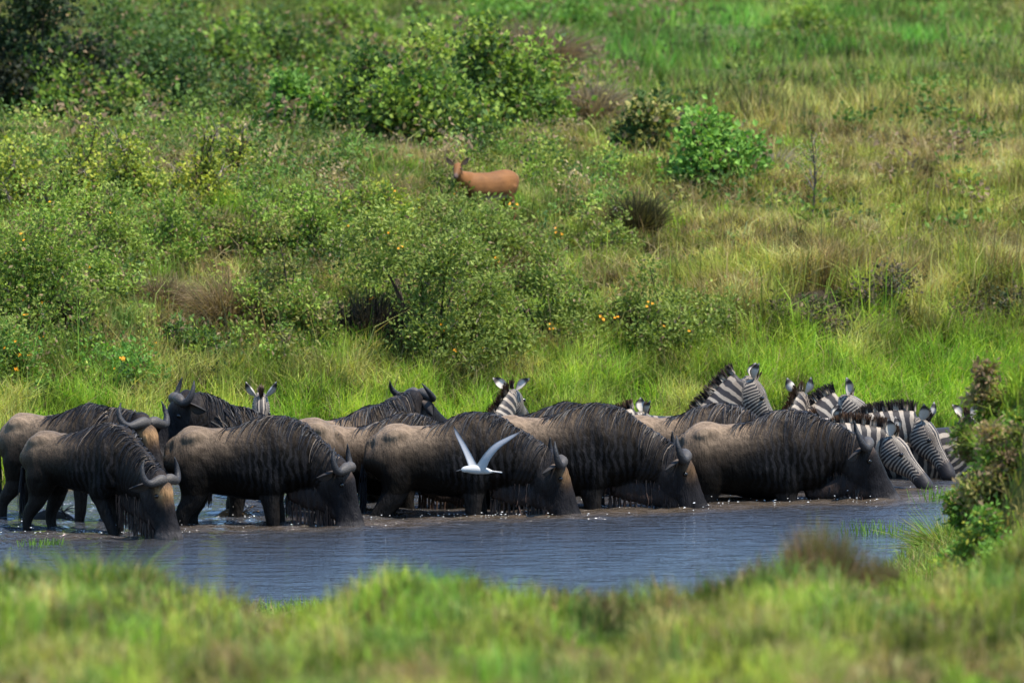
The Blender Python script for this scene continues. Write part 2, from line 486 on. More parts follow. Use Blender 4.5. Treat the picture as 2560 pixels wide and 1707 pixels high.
def vary(col, amt=.28, dry=.12, x=None, y=None, fs=5.0, fa=1.0):
    n = len(col)
    if x is not None:
        b = fbm(x * fs, y * fs * .7, 211, 3); b2 = fbm(x * fs * .35, y * fs * .3, 213, 2)
        col = col * np.clip(1 + fa * (2.6 * (b - .5) + 1.2 * (b2 - .5)), .22, 1.9)[:, None]
    c = col * rng.uniform(1 - amt, 1 + amt, (n, 1)) * (1 + rng.normal(0, .07, (n, 3)))
    d = rng.random(n) < dry
    c[d] = np.array([.30, .235, .11]) * rng.uniform(.6, 1.15, (d.sum(), 1))
    return np.clip(c, .01, .5)
def clumpy(n, x0, x1, y0, y1, sx=2.2, sy=2.2, seed=111, power=1.0):
    """rejection-sample positions so that grass stands in tufts"""
    xs_, ys_ = [], []; got = 0
    while got < n:
        x = rng.uniform(x0, x1, n); y = rng.uniform(y0, y1, n)
        k = rng.random(n) < (0.05 + 0.95 * sstep(.35, .62, fbm(x * sx, y * sy, seed, 2))) ** power
        xs_.append(x[k]); ys_.append(y[k]); got += k.sum()
    return np.concatenate(xs_)[:n], np.concatenate(ys_)[:n]

# far bank slope (in focus)
N = 300000
x, t = clumpy(N, -6.6, 6.6, 0.02, 17.5, 3.4, 2.6)
t = np.where(rng.random(N) < .25, t * .35, t)
y = far_shore(x) + t
wetg = 1 - sstep(3.0, 6.0, t - 1.4 * sstep(0.5, 3.0, x))
hgt = (0.16 + .20 * wetg + 0.10 * fbm(x * .8, y * .8, 121, 2)) * rng.uniform(.55, 1.35, N)
hgt *= np.interp(t, [0, .5, 2], [.45, .8, 1])
tallw = rng.random(N) < .015
hgt = np.where(tallw & (t > 3), hgt * 2.0, hgt)
er = (np.exp(-((x - 3.2) / .7) ** 2) + np.exp(-((x - 4.75) / .55) ** 2)) * np.exp(-((t - 4.1) / .8) ** 2) * sstep(.38, .52, fbm(x * 1.6, t * 1.2, 131, 2))
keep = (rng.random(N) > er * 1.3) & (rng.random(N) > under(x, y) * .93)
col = vary(region_col(x, y), .3, .08, x, y)
wid = rng.uniform(.007, .015, N)
grass_obj('grass', 'bright green and straw grass covering the far river bank', x[keep], y[keep], hgt[keep], wid[keep], col[keep], .75, 2)

# plateau
N = 300000
d = 93 + (168 - 93) * rng.random(N) ** 1.25
y = d - 80
x = rng.uniform(-1, 1, N) * (d * .0562 + 2.0)
k = ((y - far_shore(x)) > 15) & (rng.random(N) < .15 + .85 * sstep(.3, .65, fbm(x * 1.1, y * .8, 141, 2)))
x, y, d = x[k], y[k], d[k]; N = len(x)
hgt = (.10 + .22 * fbm(x * .9, y * .7, 151, 3)) * rng.uniform(.5, 1.5, N)
grass_obj('grass', 'soft tall olive grass spread over the plateau in the background', x, y, hgt, rng.uniform(.02, .045, N), vary(region_col(x, y), .35, .07, x, y, 2.0, 1.1), 1.1, 1)

# near bank
N = 190000
d = 34 + (57 - 34) * rng.random(N)
x = rng.uniform(-1, 1, N) * (d * .0562 + .9); y = d - 80
k = (rng.random(N) < .12 + .88 * sstep(.3, .62, fbm(x * 2.6, y * 2.0, 161, 2)))
x, y = x[k], y[k]; N = len(x)
hgt = (.05 + .17 * sstep(.3, .75, fbm(x * 2.4, y * 1.6, 171, 3))) * rng.uniform(.5, 1.5, N)
grass_obj('grass', 'blurred yellow-green grass on the near bank in the foreground', x, y, hgt, rng.uniform(.006, .014, N), vary(region_col(x, y), .32, .10, x, y, 3.6, 1.1), .7, 2)
# strip between crest and water
N = 45000
x = rng.uniform(-5.0, 6.0, N); s = rng.uniform(.05, 16, N) ** 1.0
s = np.where((x > 2.6) & (rng.random(N) < .6), s * .3, s)
y = near_shore(x) - s
hgt = np.where(x > 2.7, .20, .14) * rng.uniform(.5, 1.4, N)
grass_obj('grass', 'short green grass at the near edge of the water', x, y, hgt, rng.uniform(.007, .015, N), vary(region_col(x, y) * .6 + np.array([.105, .235, .022]) * .45, .3, .12), .7, 2)

# bank at the right edge: short grass and dead stems on the steep earth
N = 16000
x = rng.uniform(3.1, 5.3, N); y = rng.uniform(-15, -9.4, N); zt = terrain(x, y)
k = rng.random(N) < np.where(zt > 1.75, .95, .45); x, y, zt = x[k], y[k], zt[k]; N = len(x)
top = sstep(1.3, 2.1, zt + .4 * (fbm(x * 3, y * 3, 221, 2) - .5))[:, None]
cb = (PAL['brown'] * .55 + PAL['straw'] * .4) * (1 - top) + (PAL['lime'] * .6 + PAL['lush'] * .4) * top
gr = (rng.random(N) < .12)[:, None]; cb = np.where(gr, PAL['lush'], cb)
grass_obj('grass', 'short green and dead brown grass on the steep near bank at the right edge', x, y, (.07 + .11 * top[:, 0]) * rng.uniform(.5, 1.5, N), rng.uniform(.008, .018, N), vary(cb, .3, .06, x, y, 5.0, .7), 1.2, 2)

# ------------------------------------------------------------------ shrubs
GREEN = [(.165, .245, .040), (.115, .19, .034), (.215, .285, .05)]
GREYGREEN = [(.165, .21, .044), (.12, .165, .034), (.20, .245, .058)]
YELLOWGREEN = [(.33, .34, .05), (.25, .29, .048), (.15, .20, .038)]
DARKGREEN = [(.06, .105, .028), (.085, .14, .036), (.045, .08, .026)]
BRIGHT = [(.125, .245, .042), (.09, .185, .036), (.16, .285, .055)]
DRY = [(.22, .155, .09), (.16, .11, .065), (.27, .20, .11)]
OLIVE = [(.21, .21, .06), (.15, .16, .05), (.25, .23, .08)]

def strips(P, W, col, taper=0.25):
    """ribbons: P (n,k,3) paths; W (n,3) half-width vectors; returns verts, faces, colours"""
    n, k, _ = P.shape
    tp = np.linspace(1, taper, k)[None, :, None]
    v = np.stack([P - W[:, None, :] * tp, P + W[:, None, :] * tp], 2).reshape(-1, 3)
    b = (np.arange(n) * k * 2)[:, None, None]; j = (np.arange(k - 1) * 2)[None, :, None]
    f = (b + j + np.array([0, 1, 3, 2])[None, None, :]).reshape(-1, 4)
    c = np.repeat(np.asarray(col, dtype=np.float32), k * 2, 0)
    return v, f, c
def rand_dir(n):
    v = rng.normal(size=(n, 3)); return v / np.linalg.norm(v, axis=1, keepdims=True)

flower_me = None
def flower_mesh():
    global flower_me
    if flower_me is None:
        v = [(0, 0, .004)]; f = []
        for k in range(6):
            a = k * math.pi / 3
            for (r, da, z) in ((.012, -.35, .004), (.028, -.2, .008), (.028, .2, .008), (.012, .35, .004)):
                v.append((r * math.cos(a + da), r * math.sin(a + da), z))
            b = 1 + k * 4; f.append((b, b + 1, b + 2, b + 3))
        q = []
        for k in range(6):
            b = 1 + k * 4; q.append((0, b, b + 3, 0))
        tri = [(0, 1 + k * 4, 4 + k * 4) for k in range(6)]
        flower_me = make_mesh('flower', np.array(v), [np.array(f), np.array(tri)], np.tile(np.array([[.75, .30, .012]]), (len(v), 1)))
        flower_me.materials.append(M_PETAL)
    return flower_me

def shrub(label, px, py_base, w_px, h_px, Y=None, nleaf=4000, tints=GREEN, leaf=.042, aspect=.36, name='shrub', stems=16,
          stem_col=(.06, .045, .035), flowers=0, clumps=26, bare=0.0, spread=1.0, dry=0.05, group=None, low=.12, hollow=0, depth=None, upright=0.0, cat='shrub'):
    if Y is None:  # walk the ray to the ground
        Y = ground_Y(px, py_base)
    p = at_y(px, py_base, Y)
    z0 = T(p.x, p.y)
    m_px = (Y + 80) / (PPM * FOC)
    w = w_px * m_px * .5; h = h_px * m_px; dp = depth if depth else w * .8
    root = empty(name, (p.x, p.y, z0 - .02))
    tag(root, label, cat, group)
    # clump centres in a dome
    cl = []; ph_ = rng.uniform(0, 6.28, 4)
    while len(cl) < clumps:
        q = rng.uniform(-1, 1, 2); r2 = q[0] ** 2 + q[1] ** 2
        if r2 > 1: continue
        an = math.atan2(q[1], q[0])
        top = (1 - r2 ** 1.3) ** .5 * (.72 + .22 * math.sin(2 * an + ph_[0] + 3 * q[0]) + .18 * math.sin(7 * q[0] + ph_[1]) + .12 * math.sin(9 * q[1] + ph_[2]))
        zz = rng.uniform(low, 1.0) ** .75 * top
        if low > 0 and zz < .35 * top and rng.random() < .35: continue
        if hollow and -.92 < q[0] < .0 and zz < .52 and q[1] < .6: continue
        cl.append((q[0] * w * .86, q[1] * dp * .86, max(zz, .05) * h * .92, rng.uniform(.55, 1.25)))
    cl = np.array(cl)
    wts = cl[:, 3] ** 2; wts /= wts.sum()
    ci = rng.choice(len(cl), nleaf, p=wts)
    R = min(w, h * .8, .9) * .26 * spread
    off = rng.normal(size=(nleaf, 3)) * (R * cl[ci, 3])[:, None] * np.array([1, 1, .8])
    off *= rng.uniform(.5, 1.0, (nleaf, 1))
    pos = cl[ci, :3] + off
    pos[:, 2] = np.abs(pos[:, 2]) + .02
    if upright > 0: # leaves follow upright shoots
        pos[:, :2] = cl[ci, :2] * (0.55 + .45 * pos[:, 2:3] / h) + off[:, :2] * (1 - .75 * upright)
        pos[:, 2] = np.abs(rng.uniform(.15, 1.0, nleaf) * cl[ci, 2] * 1.1 + off[:, 2] * .3)
    dirv = rand_dir(nleaf) + np.array([0, 0, .35]) + off / (np.linalg.norm(off, axis=1, keepdims=True) + 1e-6) * .6
    dirv /= np.linalg.norm(dirv, axis=1, keepdims=True)
    side = np.cross(dirv, rand_dir(nleaf)); side /= (np.linalg.norm(side, axis=1, keepdims=True) + 1e-9)
    L = leaf * rng.uniform(.6, 1.4, (nleaf, 1)); Wd = L * aspect
    nrm = np.cross(dirv, side)
    v = np.stack([pos, pos + dirv * L * .5 + side * Wd + nrm * Wd * .35, pos + dirv * L, pos + dirv * L * .5 - side * Wd + nrm * Wd * .35], 1).reshape(-1, 3)
    b = (np.arange(nleaf) * 4)[:, None]
    f = np.concatenate([b + np.array([[0, 1, 2]]), b + np.array([[0, 2, 3]])], 0)
    tn = np.array(tints)
    ct = rng.choice(len(tn), len(cl))
    mixi = np.where(rng.random(nleaf) < .6, ct[ci], rng.choice(len(tn), nleaf))
    col = tn[mixi] * rng.uniform(.78, 1.2, (nleaf, 1)) * (.8 + .4 * (cl[ci, 3:4] - .55) / .7)
    dm = rng.random(nleaf) < dry
    col[dm] = np.array(DRY)[rng.choice(3, dm.sum())]
    crown = add_obj('crown', make_mesh('crown', v, f, np.repeat(col, 4, 0)), M_LEAF, root)
    # stems and twigs
    k = 5; ns = stems
    tgt = cl[rng.choice(len(cl), ns), :3] * np.array([1, 1, 1.02])
    tt = np.linspace(0, 1, k)[None, :, None]
    base = rng.normal(size=(ns, 3)) * np.array([w * .10, dp * .10, 0])
    P = base[:, None, :] * (1 - tt) + tgt[:, None, :] * tt ** np.array([1.35, 1.35, .9])
    P = P + rng.normal(size=P.shape) * .012 * tt
    r = .009 * max(.6, min(2.0, h))
    pv, pf, pc = [], [], []; o_ = 0
    for ang in (0, 1):
        W = np.tile(np.array([[r, 0, 0]] if ang == 0 else [[0, r, 0]]), (ns, 1))
        a_, b_, c_ = strips(P, W, np.tile(np.array(stem_col) * rng.uniform(.7, 1.3), (ns, 1)), .35)
        pv.append(a_); pf.append(b_ + o_); pc.append(c_); o_ += len(a_)
    nt_ = int(90 + 220 * bare)
    c0 = cl[rng.choice(len(cl), nt_), :3]
    d0 = rand_dir(nt_) * np.array([1, 1, .6]) + np.array([0, 0, .7])
    ln = rng.uniform(.3, 1.0, (nt_, 1)) * (R * 1.5)
    P = c0[:, None, :] + (d0 * ln)[:, None, :] * (tt - .4)
    P[..., 2] = np.abs(P[..., 2])
    W = np.cross(d0, rand_dir(nt_)); W = W / (np.linalg.norm(W, axis=1, keepdims=True) + 1e-9) * .0045
    tc_ = np.array(stem_col) * 1.5 if bare < .3 else np.array([.19, .155, .12])
    a_, b_, c_ = strips(P, W, tc_ * rng.uniform(.6, 1.3, (nt_, 1)), .4)
    pv.append(a_); pf.append(b_ + o_); pc.append(c_)
    add_obj('stem', make_mesh('stem', np.concatenate(pv), np.concatenate(pf), np.concatenate(pc)), M_WOOD, root)['kind'] = 'stuff'
    for q in range(flowers):
        j = rng.integers(len(cl))
        dr = Vector((rng.normal() * .6, -abs(rng.normal()) - .2, abs(rng.normal()) * .7)).normalized()
        ctr = Vector(cl[j, :3]) + dr * R * cl[j, 3] * 1.5
        for e in range(rng.integers(1, 4)):
            fo = bpy.data.objects.new('flower', flower_mesh()); C.objects.link(fo); fo.parent = crown
            fo.location = ctr + Vector(rng.normal(size=3) * .03)
            fo.rotation_euler = (dr + Vector((0, -.3, .5))).to_track_quat('Z', 'Y').to_euler()
            sc_ = rng.uniform(.42, .75); fo.scale = (sc_,) * 3
    return root

def tussock(label, px, py_base, w_px, h_px, Y=None, n=900, tints=DRY, name='grass_tussock', droop=.6, group=None, wid=.010, cat='grass tussock', bs=.35):
    if Y is None:
        Y = ground_Y(px, py_base)
    p = at_y(px, py_base, Y); z0 = T(p.x, p.y)
    m_px = (Y + 80) / (PPM * FOC)
    w = w_px * m_px * .5; h = h_px * m_px
    k = 5; tt = np.linspace(0, 1, k)[None, :, None]
    ang = rng.uniform(0, 2 * np.pi, n); rad = np.sqrt(rng.random(n))
    base = np.stack([np.cos(ang) * rad * w * bs, np.sin(ang) * rad * w * bs, np.zeros(n)], 1)
    out = np.stack([np.cos(ang), np.sin(ang), np.zeros(n)], 1) * (w * rad * (1.15 - bs))[:, None] + rng.normal(size=(n, 3)) * w * .18
    hh = h * rng.uniform(.45, 1.05, n) * (1 - .35 * rad)
    up = np.zeros((n, 3)); up[:, 2] = hh * (1 + droop * .5)
    P = base[:, None, :] + out[:, None, :] * tt ** 1.5 + up[:, None, :] * (tt - droop * .42 * tt ** 2.2)
    P[..., 2] = np.maximum(P[..., 2], 0.0) - .02
    W = np.cross(out + np.array([0, 0, .4]), rand_dir(n)); W = W / (np.linalg.norm(W, axis=1, keepdims=True) + 1e-9) * wid * .5
    tn = np.array(tints)
    col = tn[rng.choice(len(tn), n)] * rng.uniform(.65, 1.3, (n, 1))
    v, f, c = strips(P, W, col, .2)
    o = add_obj(name, make_mesh(name, v, f, c), M_GRASS)
    o.location = (p.x, p.y, z0)
    return tag(o, label, cat, group)

def sapling(label, px, py_base, h_px, name='sapling', nbr=14, leaf_n=350, Y=None, tints=GREEN, bare_col=(.13, .11, .095)):
    if Y is None:
        Y = ground_Y(px, py_base)
    p = at_y(px, py_base, Y); z0 = T(p.x, p.y)
    h = h_px * (Y + 80) / (PPM * FOC)
    root = empty(name, (p.x, p.y, z0 - .02)); tag(root, label, 'sapling')
    k = 7; tt = np.linspace(0, 1, k)
    tr = np.stack([.05 * h * np.sin(tt * 3), .02 * np.cos(tt * 4), tt * h], 1)
    rr = np.linspace(.016, .005, k)
    V, F = [], []
    for a in range(k):
        for s_ in range(5):
            th = s_ * 2 * math.pi / 5
            V.append(tr[a] + np.array([math.cos(th), math.sin(th), 0]) * rr[a])
    for a in range(k - 1):
        for s_ in range(5):
            F.append((a * 5 + s_, a * 5 + (s_ + 1) % 5, (a + 1) * 5 + (s_ + 1) % 5, (a + 1) * 5 + s_))
    add_obj('trunk', make_mesh('trunk', np.array(V), np.array(F), np.tile(np.array([[.05, .04, .035]]), (len(V), 1)), True), M_WOOD, root)
    j = rng.uniform(.35, .95, nbr); b0 = np.stack([np.interp(j, tt, tr[:, i_]) for i_ in range(3)], 1)
    dv = rand_dir(nbr) * np.array([1, 1, .2]) + np.array([0, 0, .75]); L = h * rng.uniform(.18, .36, nbr) * (1.2 - .6 * j)
    t5 = np.linspace(0, 1, 5)[None, :, None]
    P = b0[:, None, :] + dv[:, None, :] * L[:, None, None] * t5 + rng.normal(size=(nbr, 5, 3)) * .01
    W = np.tile(np.array([[.005, .002, 0]]), (nbr, 1))
    v, f, c = strips(P, W, np.tile(np.array([bare_col]), (nbr, 1)), .4)
    add_obj('branch', make_mesh('branch', v, f, c), M_WOOD, root)
    tip = P[rng.choice(nbr, leaf_n), rng.choice([2, 3, 4], leaf_n)] + rng.normal(size=(leaf_n, 3)) * .04
    dirv = rand_dir(leaf_n); side = np.cross(dirv, rand_dir(leaf_n))
    v = np.stack([tip, tip + dirv * .018 + side * .009, tip + dirv * .036, tip + dirv * .018 - side * .009], 1).reshape(-1, 3)
    b = (np.arange(leaf_n) * 4)[:, None]
    f = np.concatenate([b + np.array([[0, 1, 2]]), b + np.array([[0, 2, 3]])], 0)
    col = np.array(tints)[rng.choice(len(tints), leaf_n)]
    add_obj('crown', make_mesh('crown', v, f, np.repeat(col, 4, 0)), M_LEAF, root)
    return root

# --- in-focus shrubs on the bank
shrub('largest grey-green shrub with orange flowers, in the middle of the far bank', 1045, 910, 640, 500, nleaf=19000, tints=GREYGREEN, flowers=12, clumps=75, low=.0, hollow=1, leaf=.048, aspect=.26, stems=30, bare=.3, name='flowering_shrub', group='flowering shrubs on the far bank', spread=.60)
shrub('shrub with sparse orange flowers, right beside the largest shrub', 1340, 890, 380, 360, nleaf=10000, tints=GREYGREEN, flowers=7, clumps=44, low=.0, leaf=.046, aspect=.26, bare=.3, name='flowering_shrub', group='flowering shrubs on the far bank', spread=.60)
shrub('low flowering shrub, rightmost one before the olive grass slope', 1650, 895, 430, 330, nleaf=11000, tints=GREYGREEN, flowers=8, clumps=50, low=.0, leaf=.046, aspect=.26, bare=.25, name='flowering_shrub', group='flowering shrubs on the far bank', spread=.60)
shrub('narrow green shrub leaning on the left side of the largest shrub', 715, 890, 220, 380, nleaf=6500, tints=GREEN + OLIVE, flowers=2, clumps=30, leaf=.046, aspect=.28, name='flowering_shrub', bare=.3, group='flowering shrubs on the far bank')
shrub('big dark green shrub with orange flowers at the left edge', 90, 870, 400, 430, nleaf=12000, tints=GREEN + GREYGREEN, flowers=9, clumps=42, leaf=.046, aspect=.28, name='flowering_shrub', bare=.3, group='flowering shrubs on the far bank')
shrub('bright leafed shrub full of orange flowers low at the left edge', 30, 1010, 190, 240, nleaf=5000, tints=BRIGHT + GREYGREEN, flowers=10, clumps=26, leaf=.042, aspect=.28, name='flowering_shrub', group='flowering shrubs on the far bank')
shrub('broad leafed light green herb patch below the left shrubs', 310, 985, 290, 170, nleaf=3800, tints=BRIGHT, flowers=2, clumps=26, leaf=.046, aspect=.28, name='leafy_herb', cat='herb')
shrub('green herb between the dry brown tangle and the left shrub', 250, 760, 200, 150, nleaf=2400, tints=GREEN, clumps=18, leaf=.045, aspect=.28, flowers=2, name='leafy_herb', cat='herb')
shrub('brown flecked herb right of the dry brown tangle', 690, 800, 170, 210, nleaf=2600, tints=OLIVE + GREEN, clumps=18, leaf=.04, aspect=.3, dry=.3, bare=.5, flowers=2, name='leafy_herb', cat='herb')
shrub('leafy flowering shrub right in front of the antelope', 1200, 660, 400, 250, nleaf=6000, tints=GREYGREEN, flowers=5, clumps=30, low=.0, leaf=.052, aspect=.27, bare=.25, name='flowering_shrub', group='flowering shrubs on the far bank', spread=.7)
tussock('dry brown tangle of dead grass left of the largest shrub', 565, 850, 260, 230, n=2600, tints=DRY, droop=1.3, name='dead_grass_tangle', wid=.008)
tussock('smaller dark brown dead grass tangle by the left shrub', 400, 800, 190, 150, n=1400, tints=[(.12, .085, .055), (.18, .13, .08)], droop=1.3, name='dead_grass_tangle', wid=.008)
tussock('dry brown grass tuft above the dry tangle', 540, 600, 150, 90, n=700, tints=DRY, droop=1.2, name='dead_grass_tangle', wid=.009)
for (px_, py_, w_, h_, lab) in [(925, 880, 230, 210, 'tangle of bare twigs, coloured near-black as shade, in the hollow under the largest shrub'), (1560, 880, 190, 130, 'added twigs coloured near-black as shade under the low flowering shrub on the right'), (150, 860, 170, 170, 'added twigs coloured near-black as shade under the dark green shrub of the left edge'), (1130, 870, 150, 130, 'added twigs coloured near-black as shade below the middle of the largest shrub')]:
    tussock(lab, px_, py_, w_, h_, n=1500, tints=[(.030, .024, .020), (.045, .035, .028), (.022, .018, .015), (.09, .075, .06)], droop=1.1, bs=.75, name='shade_twigs', wid=.012, cat='twigs')  # twigs added to darken the hollows, their near-black tint stands for shade
tussock('dry straw tuft at the foot of the largest shrub', 1210, 850, 110, 140, n=600, tints=DRY, droop=1.2, name='dead_grass_tangle', wid=.007)
tussock('dead brown grass hanging over the little eroded bank, left one', 2130, 860, 210, 120, n=900, tints=[(.13, .095, .06), (.2, .15, .09), (.08, .06, .04)], droop=1.4, name='dead_grass_tangle', wid=.009)
tussock('dead brown grass hanging over the little eroded bank, right one', 2450, 860, 230, 110, n=900, tints=[(.13, .095, .06), (.2, .15, .09), (.08, .06, .04)], droop=1.4, name='dead_grass_tangle', wid=.009)
for (px_, py_, w_, h_, lab) in [(1935, 850, 130, 80, 'low dark scrub, leftmost patch on the right hand slope'), (2060, 870, 150, 90, 'low dark scrub between the leftmost patch and the hanging dead grass'), (2200, 830, 170, 110, 'low dark scrub right of the dark little shrub'), (2370, 850, 150, 90, 'low dark scrub left of the right hand dead grass'), (2500, 830, 170, 110, 'low dark scrub at the right edge of the slope')]:
    shrub(lab, px_, py_, w_ * 1.15, h_ * 1.5, nleaf=1600, tints=[(.05, .042, .025), (.08, .065, .038), (.04, .055, .022), (.13, .095, .06)], clumps=22, low=0.0, leaf=.04, name='low_scrub', bare=.8, stems=20, group='dark scrub on the right hand slope')
shrub('dark little shrub on top of the eroded bank on the right', 2150, 770, 140, 70, nleaf=700, tints=DARKGREEN, clumps=9, leaf=.035, name='low_shrub', bare=.4)
tussock('lush bright grass tussock behind the zebras on the right', 2330, 960, 380, 75, n=2400, tints=[(.16, .30, .026), (.20, .33, .035), (.13, .25, .025)], droop=.5, bs=.95, wid=.012)
for k_, (px_, py_, w_, h_, lab) in enumerate([(910, 900, 130, 110, 'tall reed-like green tuft at the left foot of the largest shrub'), (760, 930, 150, 110, 'light green grass tuft behind the horns of the alert wildebeest'), (1560, 930, 180, 90, 'light green grass tuft in front of the low flowering shrub')]):
    tussock(lab, px_, py_, w_, h_, n=500, tints=[(.10, .23, .025), (.13, .25, .035), (.07, .17, .02)], droop=.6, wid=.016)

for (px_, py_, w_, h_, nl, tn, fl, lab) in [
        (250, 700, 300, 270, 5200, GREEN + GREYGREEN, 3, 'green shrub right behind the dark shrub of the left edge'),
        (430, 650, 260, 200, 3600, GREEN, 1, 'low green shrub below the third leggy shrub'),
        (640, 640, 300, 230, 4200, GREEN + OLIVE, 1, 'olive shrub above the dry brown tangle'),
        (770, 650, 260, 220, 4200, GREEN, 2, 'green shrub filling the gap left of the largest shrub'),
        (900, 590, 280, 200, 3600, GREEN + YELLOWGREEN, 2, 'yellowish shrub on the slope behind the largest shrub'),
        (480, 930, 280, 180, 3400, GREEN + DARKGREEN, 1, 'dark green shrub below the dry brown tangle'),
        (690, 940, 260, 170, 3000, GREEN + OLIVE, 1, 'shrub above the leftmost zebra, at the edge of the lush grass'),
        (170, 930, 260, 200, 3600, DARKGREEN + GREEN, 3, 'dark shrub between the bright flowering shrub and the herb patch'),
        (1480, 640, 260, 130, 2200, GREYGREEN, 2, 'low shrub left of the dark rounded tussock'),
        (1125, 580, 190, 190, 2200, GREYGREEN, 2, 'small shrub hiding the chest of the antelope')]:
    shrub(lab, px_, py_, w_, h_, nleaf=nl, tints=tn, flowers=fl, clumps=int(24 + w_ * .07), low=.0, leaf=.046, aspect=.28, bare=.4, name='bank_shrub', group='shrubs tangled along the far bank', spread=.60, dry=.08)

# --- woody shrubs along the left brow
for (px_, py_, w_, h_, nl, lab) in [
        (40, 530, 230, 290, 3200, 'leggy yellow-green shrub at the left edge of the brow'),
        (190, 545, 210, 290, 2400, 'thin leggy shrub with dark bare stems, second on the left brow'),
        (345, 530, 240, 300, 3400, 'leggy shrub with yellowish leaf tips, third on the left brow'),
        (500, 520, 230, 280, 3200, 'bushy yellow-green shrub, fourth on the left brow'),
        (585, 470, 110, 270, 900, 'tall spindly shoot rising from the right end of the left brow')]:
    shrub(lab, px_, py_, w_, h_, nleaf=nl, tints=YELLOWGREEN, clumps=22, leaf=.05, aspect=.4, name='woody_shrub', stems=26, stem_col=(.05, .035, .03), upright=.45, spread=1.15, group='leggy shrubs along the left brow', bare=.4)
shrub('small green plant with yellow flower heads right of the left brow', 745, 460, 60, 90, nleaf=160, tints=YELLOWGREEN, clumps=7, leaf=.04, name='leafy_herb', stems=8, upright=.6, cat='herb')

# --- background shrubs
bgs = [
    (70, 320, 330, 400, 9500, [(.02, .035, .016), (.03, .05, .02), (.04, .045, .03)], 'very dark tall bush in the top left corner'),
    (110, 330, 150, 180, 2600, BRIGHT, 'green bush in front of the very dark corner bush'),
    (300, 255, 360, 270, 7000, DARKGREEN, 'dark green bush right of the corner bush'),
    (500, 215, 320, 200, 5200, DARKGREEN + GREEN[:1], 'wide green bush in the row at the top left'),
    (690, 205, 280, 190, 4600, DARKGREEN + GREEN[:1], 'green bush at the right end of the top left row'),
    (520, 310, 260, 150, 3200, DARKGREEN, 'low dark bush in front of the top left row'),
    (240, 335, 260, 150, 3000, DARKGREEN + GREEN[:1], 'low green bush in front of the dark bushes'),
    (745, 340, 150, 220, 2800, BRIGHT, 'upright green shrub with pale stem, left of the central thicket'),
    (950, 335, 220, 210, 3600, DARKGREEN + GREEN[:1], 'shrub at the left end of the central thicket'),
    (1080, 375, 260, 260, 5600, GREEN + DARKGREEN, 'largest shrub of the central thicket'),
    (1250, 355, 270, 250, 5600, GREEN + DARKGREEN, 'leafy shrub in the middle of the central thicket'),
    (1400, 330, 200, 150, 2600, OLIVE, 'thin brownish shrub at the right of the central thicket'),
    (1610, 400, 130, 200, 2200, DARKGREEN + OLIVE, 'dark upright shrub left of the bright green bush'),
    (1790, 460, 190, 150, 3400, BRIGHT, 'bright green round bush standing in the olive grass'),
    (1690, 380, 120, 100, 1200, DARKGREEN, 'small dark shrub behind the bright green bush'),
    (860, 130, 220, 110, 2000, GREEN, 'faint green bush far behind the central thicket'),
    (1200, 90, 260, 100, 2400, BRIGHT, 'blurred green bush at the top centre, left one'),
    (1420, 80, 240, 90, 2200, BRIGHT, 'blurred green bush at the top centre, right one'),
    (2050, 110, 220, 90, 2200, GREEN, 'blurred dark green bush right of the top centre'),
    (2370, 30, 260, 60, 1800, DARKGREEN, 'dark bush cut by the top edge on the right'),
]
for (px_, py_, w_, h_, nl, tn, lab) in bgs:
    shrub(lab, px_, py_, w_ * 1.35, h_ * 1.25, nleaf=int(nl * 1.1), tints=tn, clumps=24, leaf=.07, aspect=.4, name='background_shrub', stems=12, group='shrubs in the background', dry=.06, bare=.25)
tussock('dark rounded grass tussock with a black hollow under it, right of the antelope', 1590, 600, 170, 150, n=2200, tints=[(.05, .05, .02), (.09, .075, .035), (.035, .03, .018)], droop=1.0, bs=.6, name='dark_tussock')
tussock('pale dead brush between the central thicket and the dark upright shrub', 1480, 340, 240, 190, n=1600, tints=[(.26, .2, .15), (.2, .15, .12)], droop=1.2, name='dead_brush', wid=.014, cat='dead brush')
tussock('pale grey dead brush right of the bright green bush', 1930, 440, 170, 90, n=400, tints=[(.26, .22, .17), (.2, .17, .14)], droop=1.0, name='dead_brush', wid=.012, cat='dead brush')
tussock('brown dead brush at the top of the central thicket', 1340, 190, 300, 150, n=1500, tints=[(.2, .14, .1), (.16, .11, .09)], droop=1.0, name='dead_brush', wid=.02, cat='dead brush')
shrub('small dark two-pronged plant right of the thin sapling', 2180, 575, 70, 75, nleaf=300, tints=DARKGREEN, clumps=6, leaf=.04, name='low_shrub', upright=.6)
sapling('thin bare sapling with a dark trunk in the olive grass', 2025, 575, 240, nbr=34, leaf_n=420)

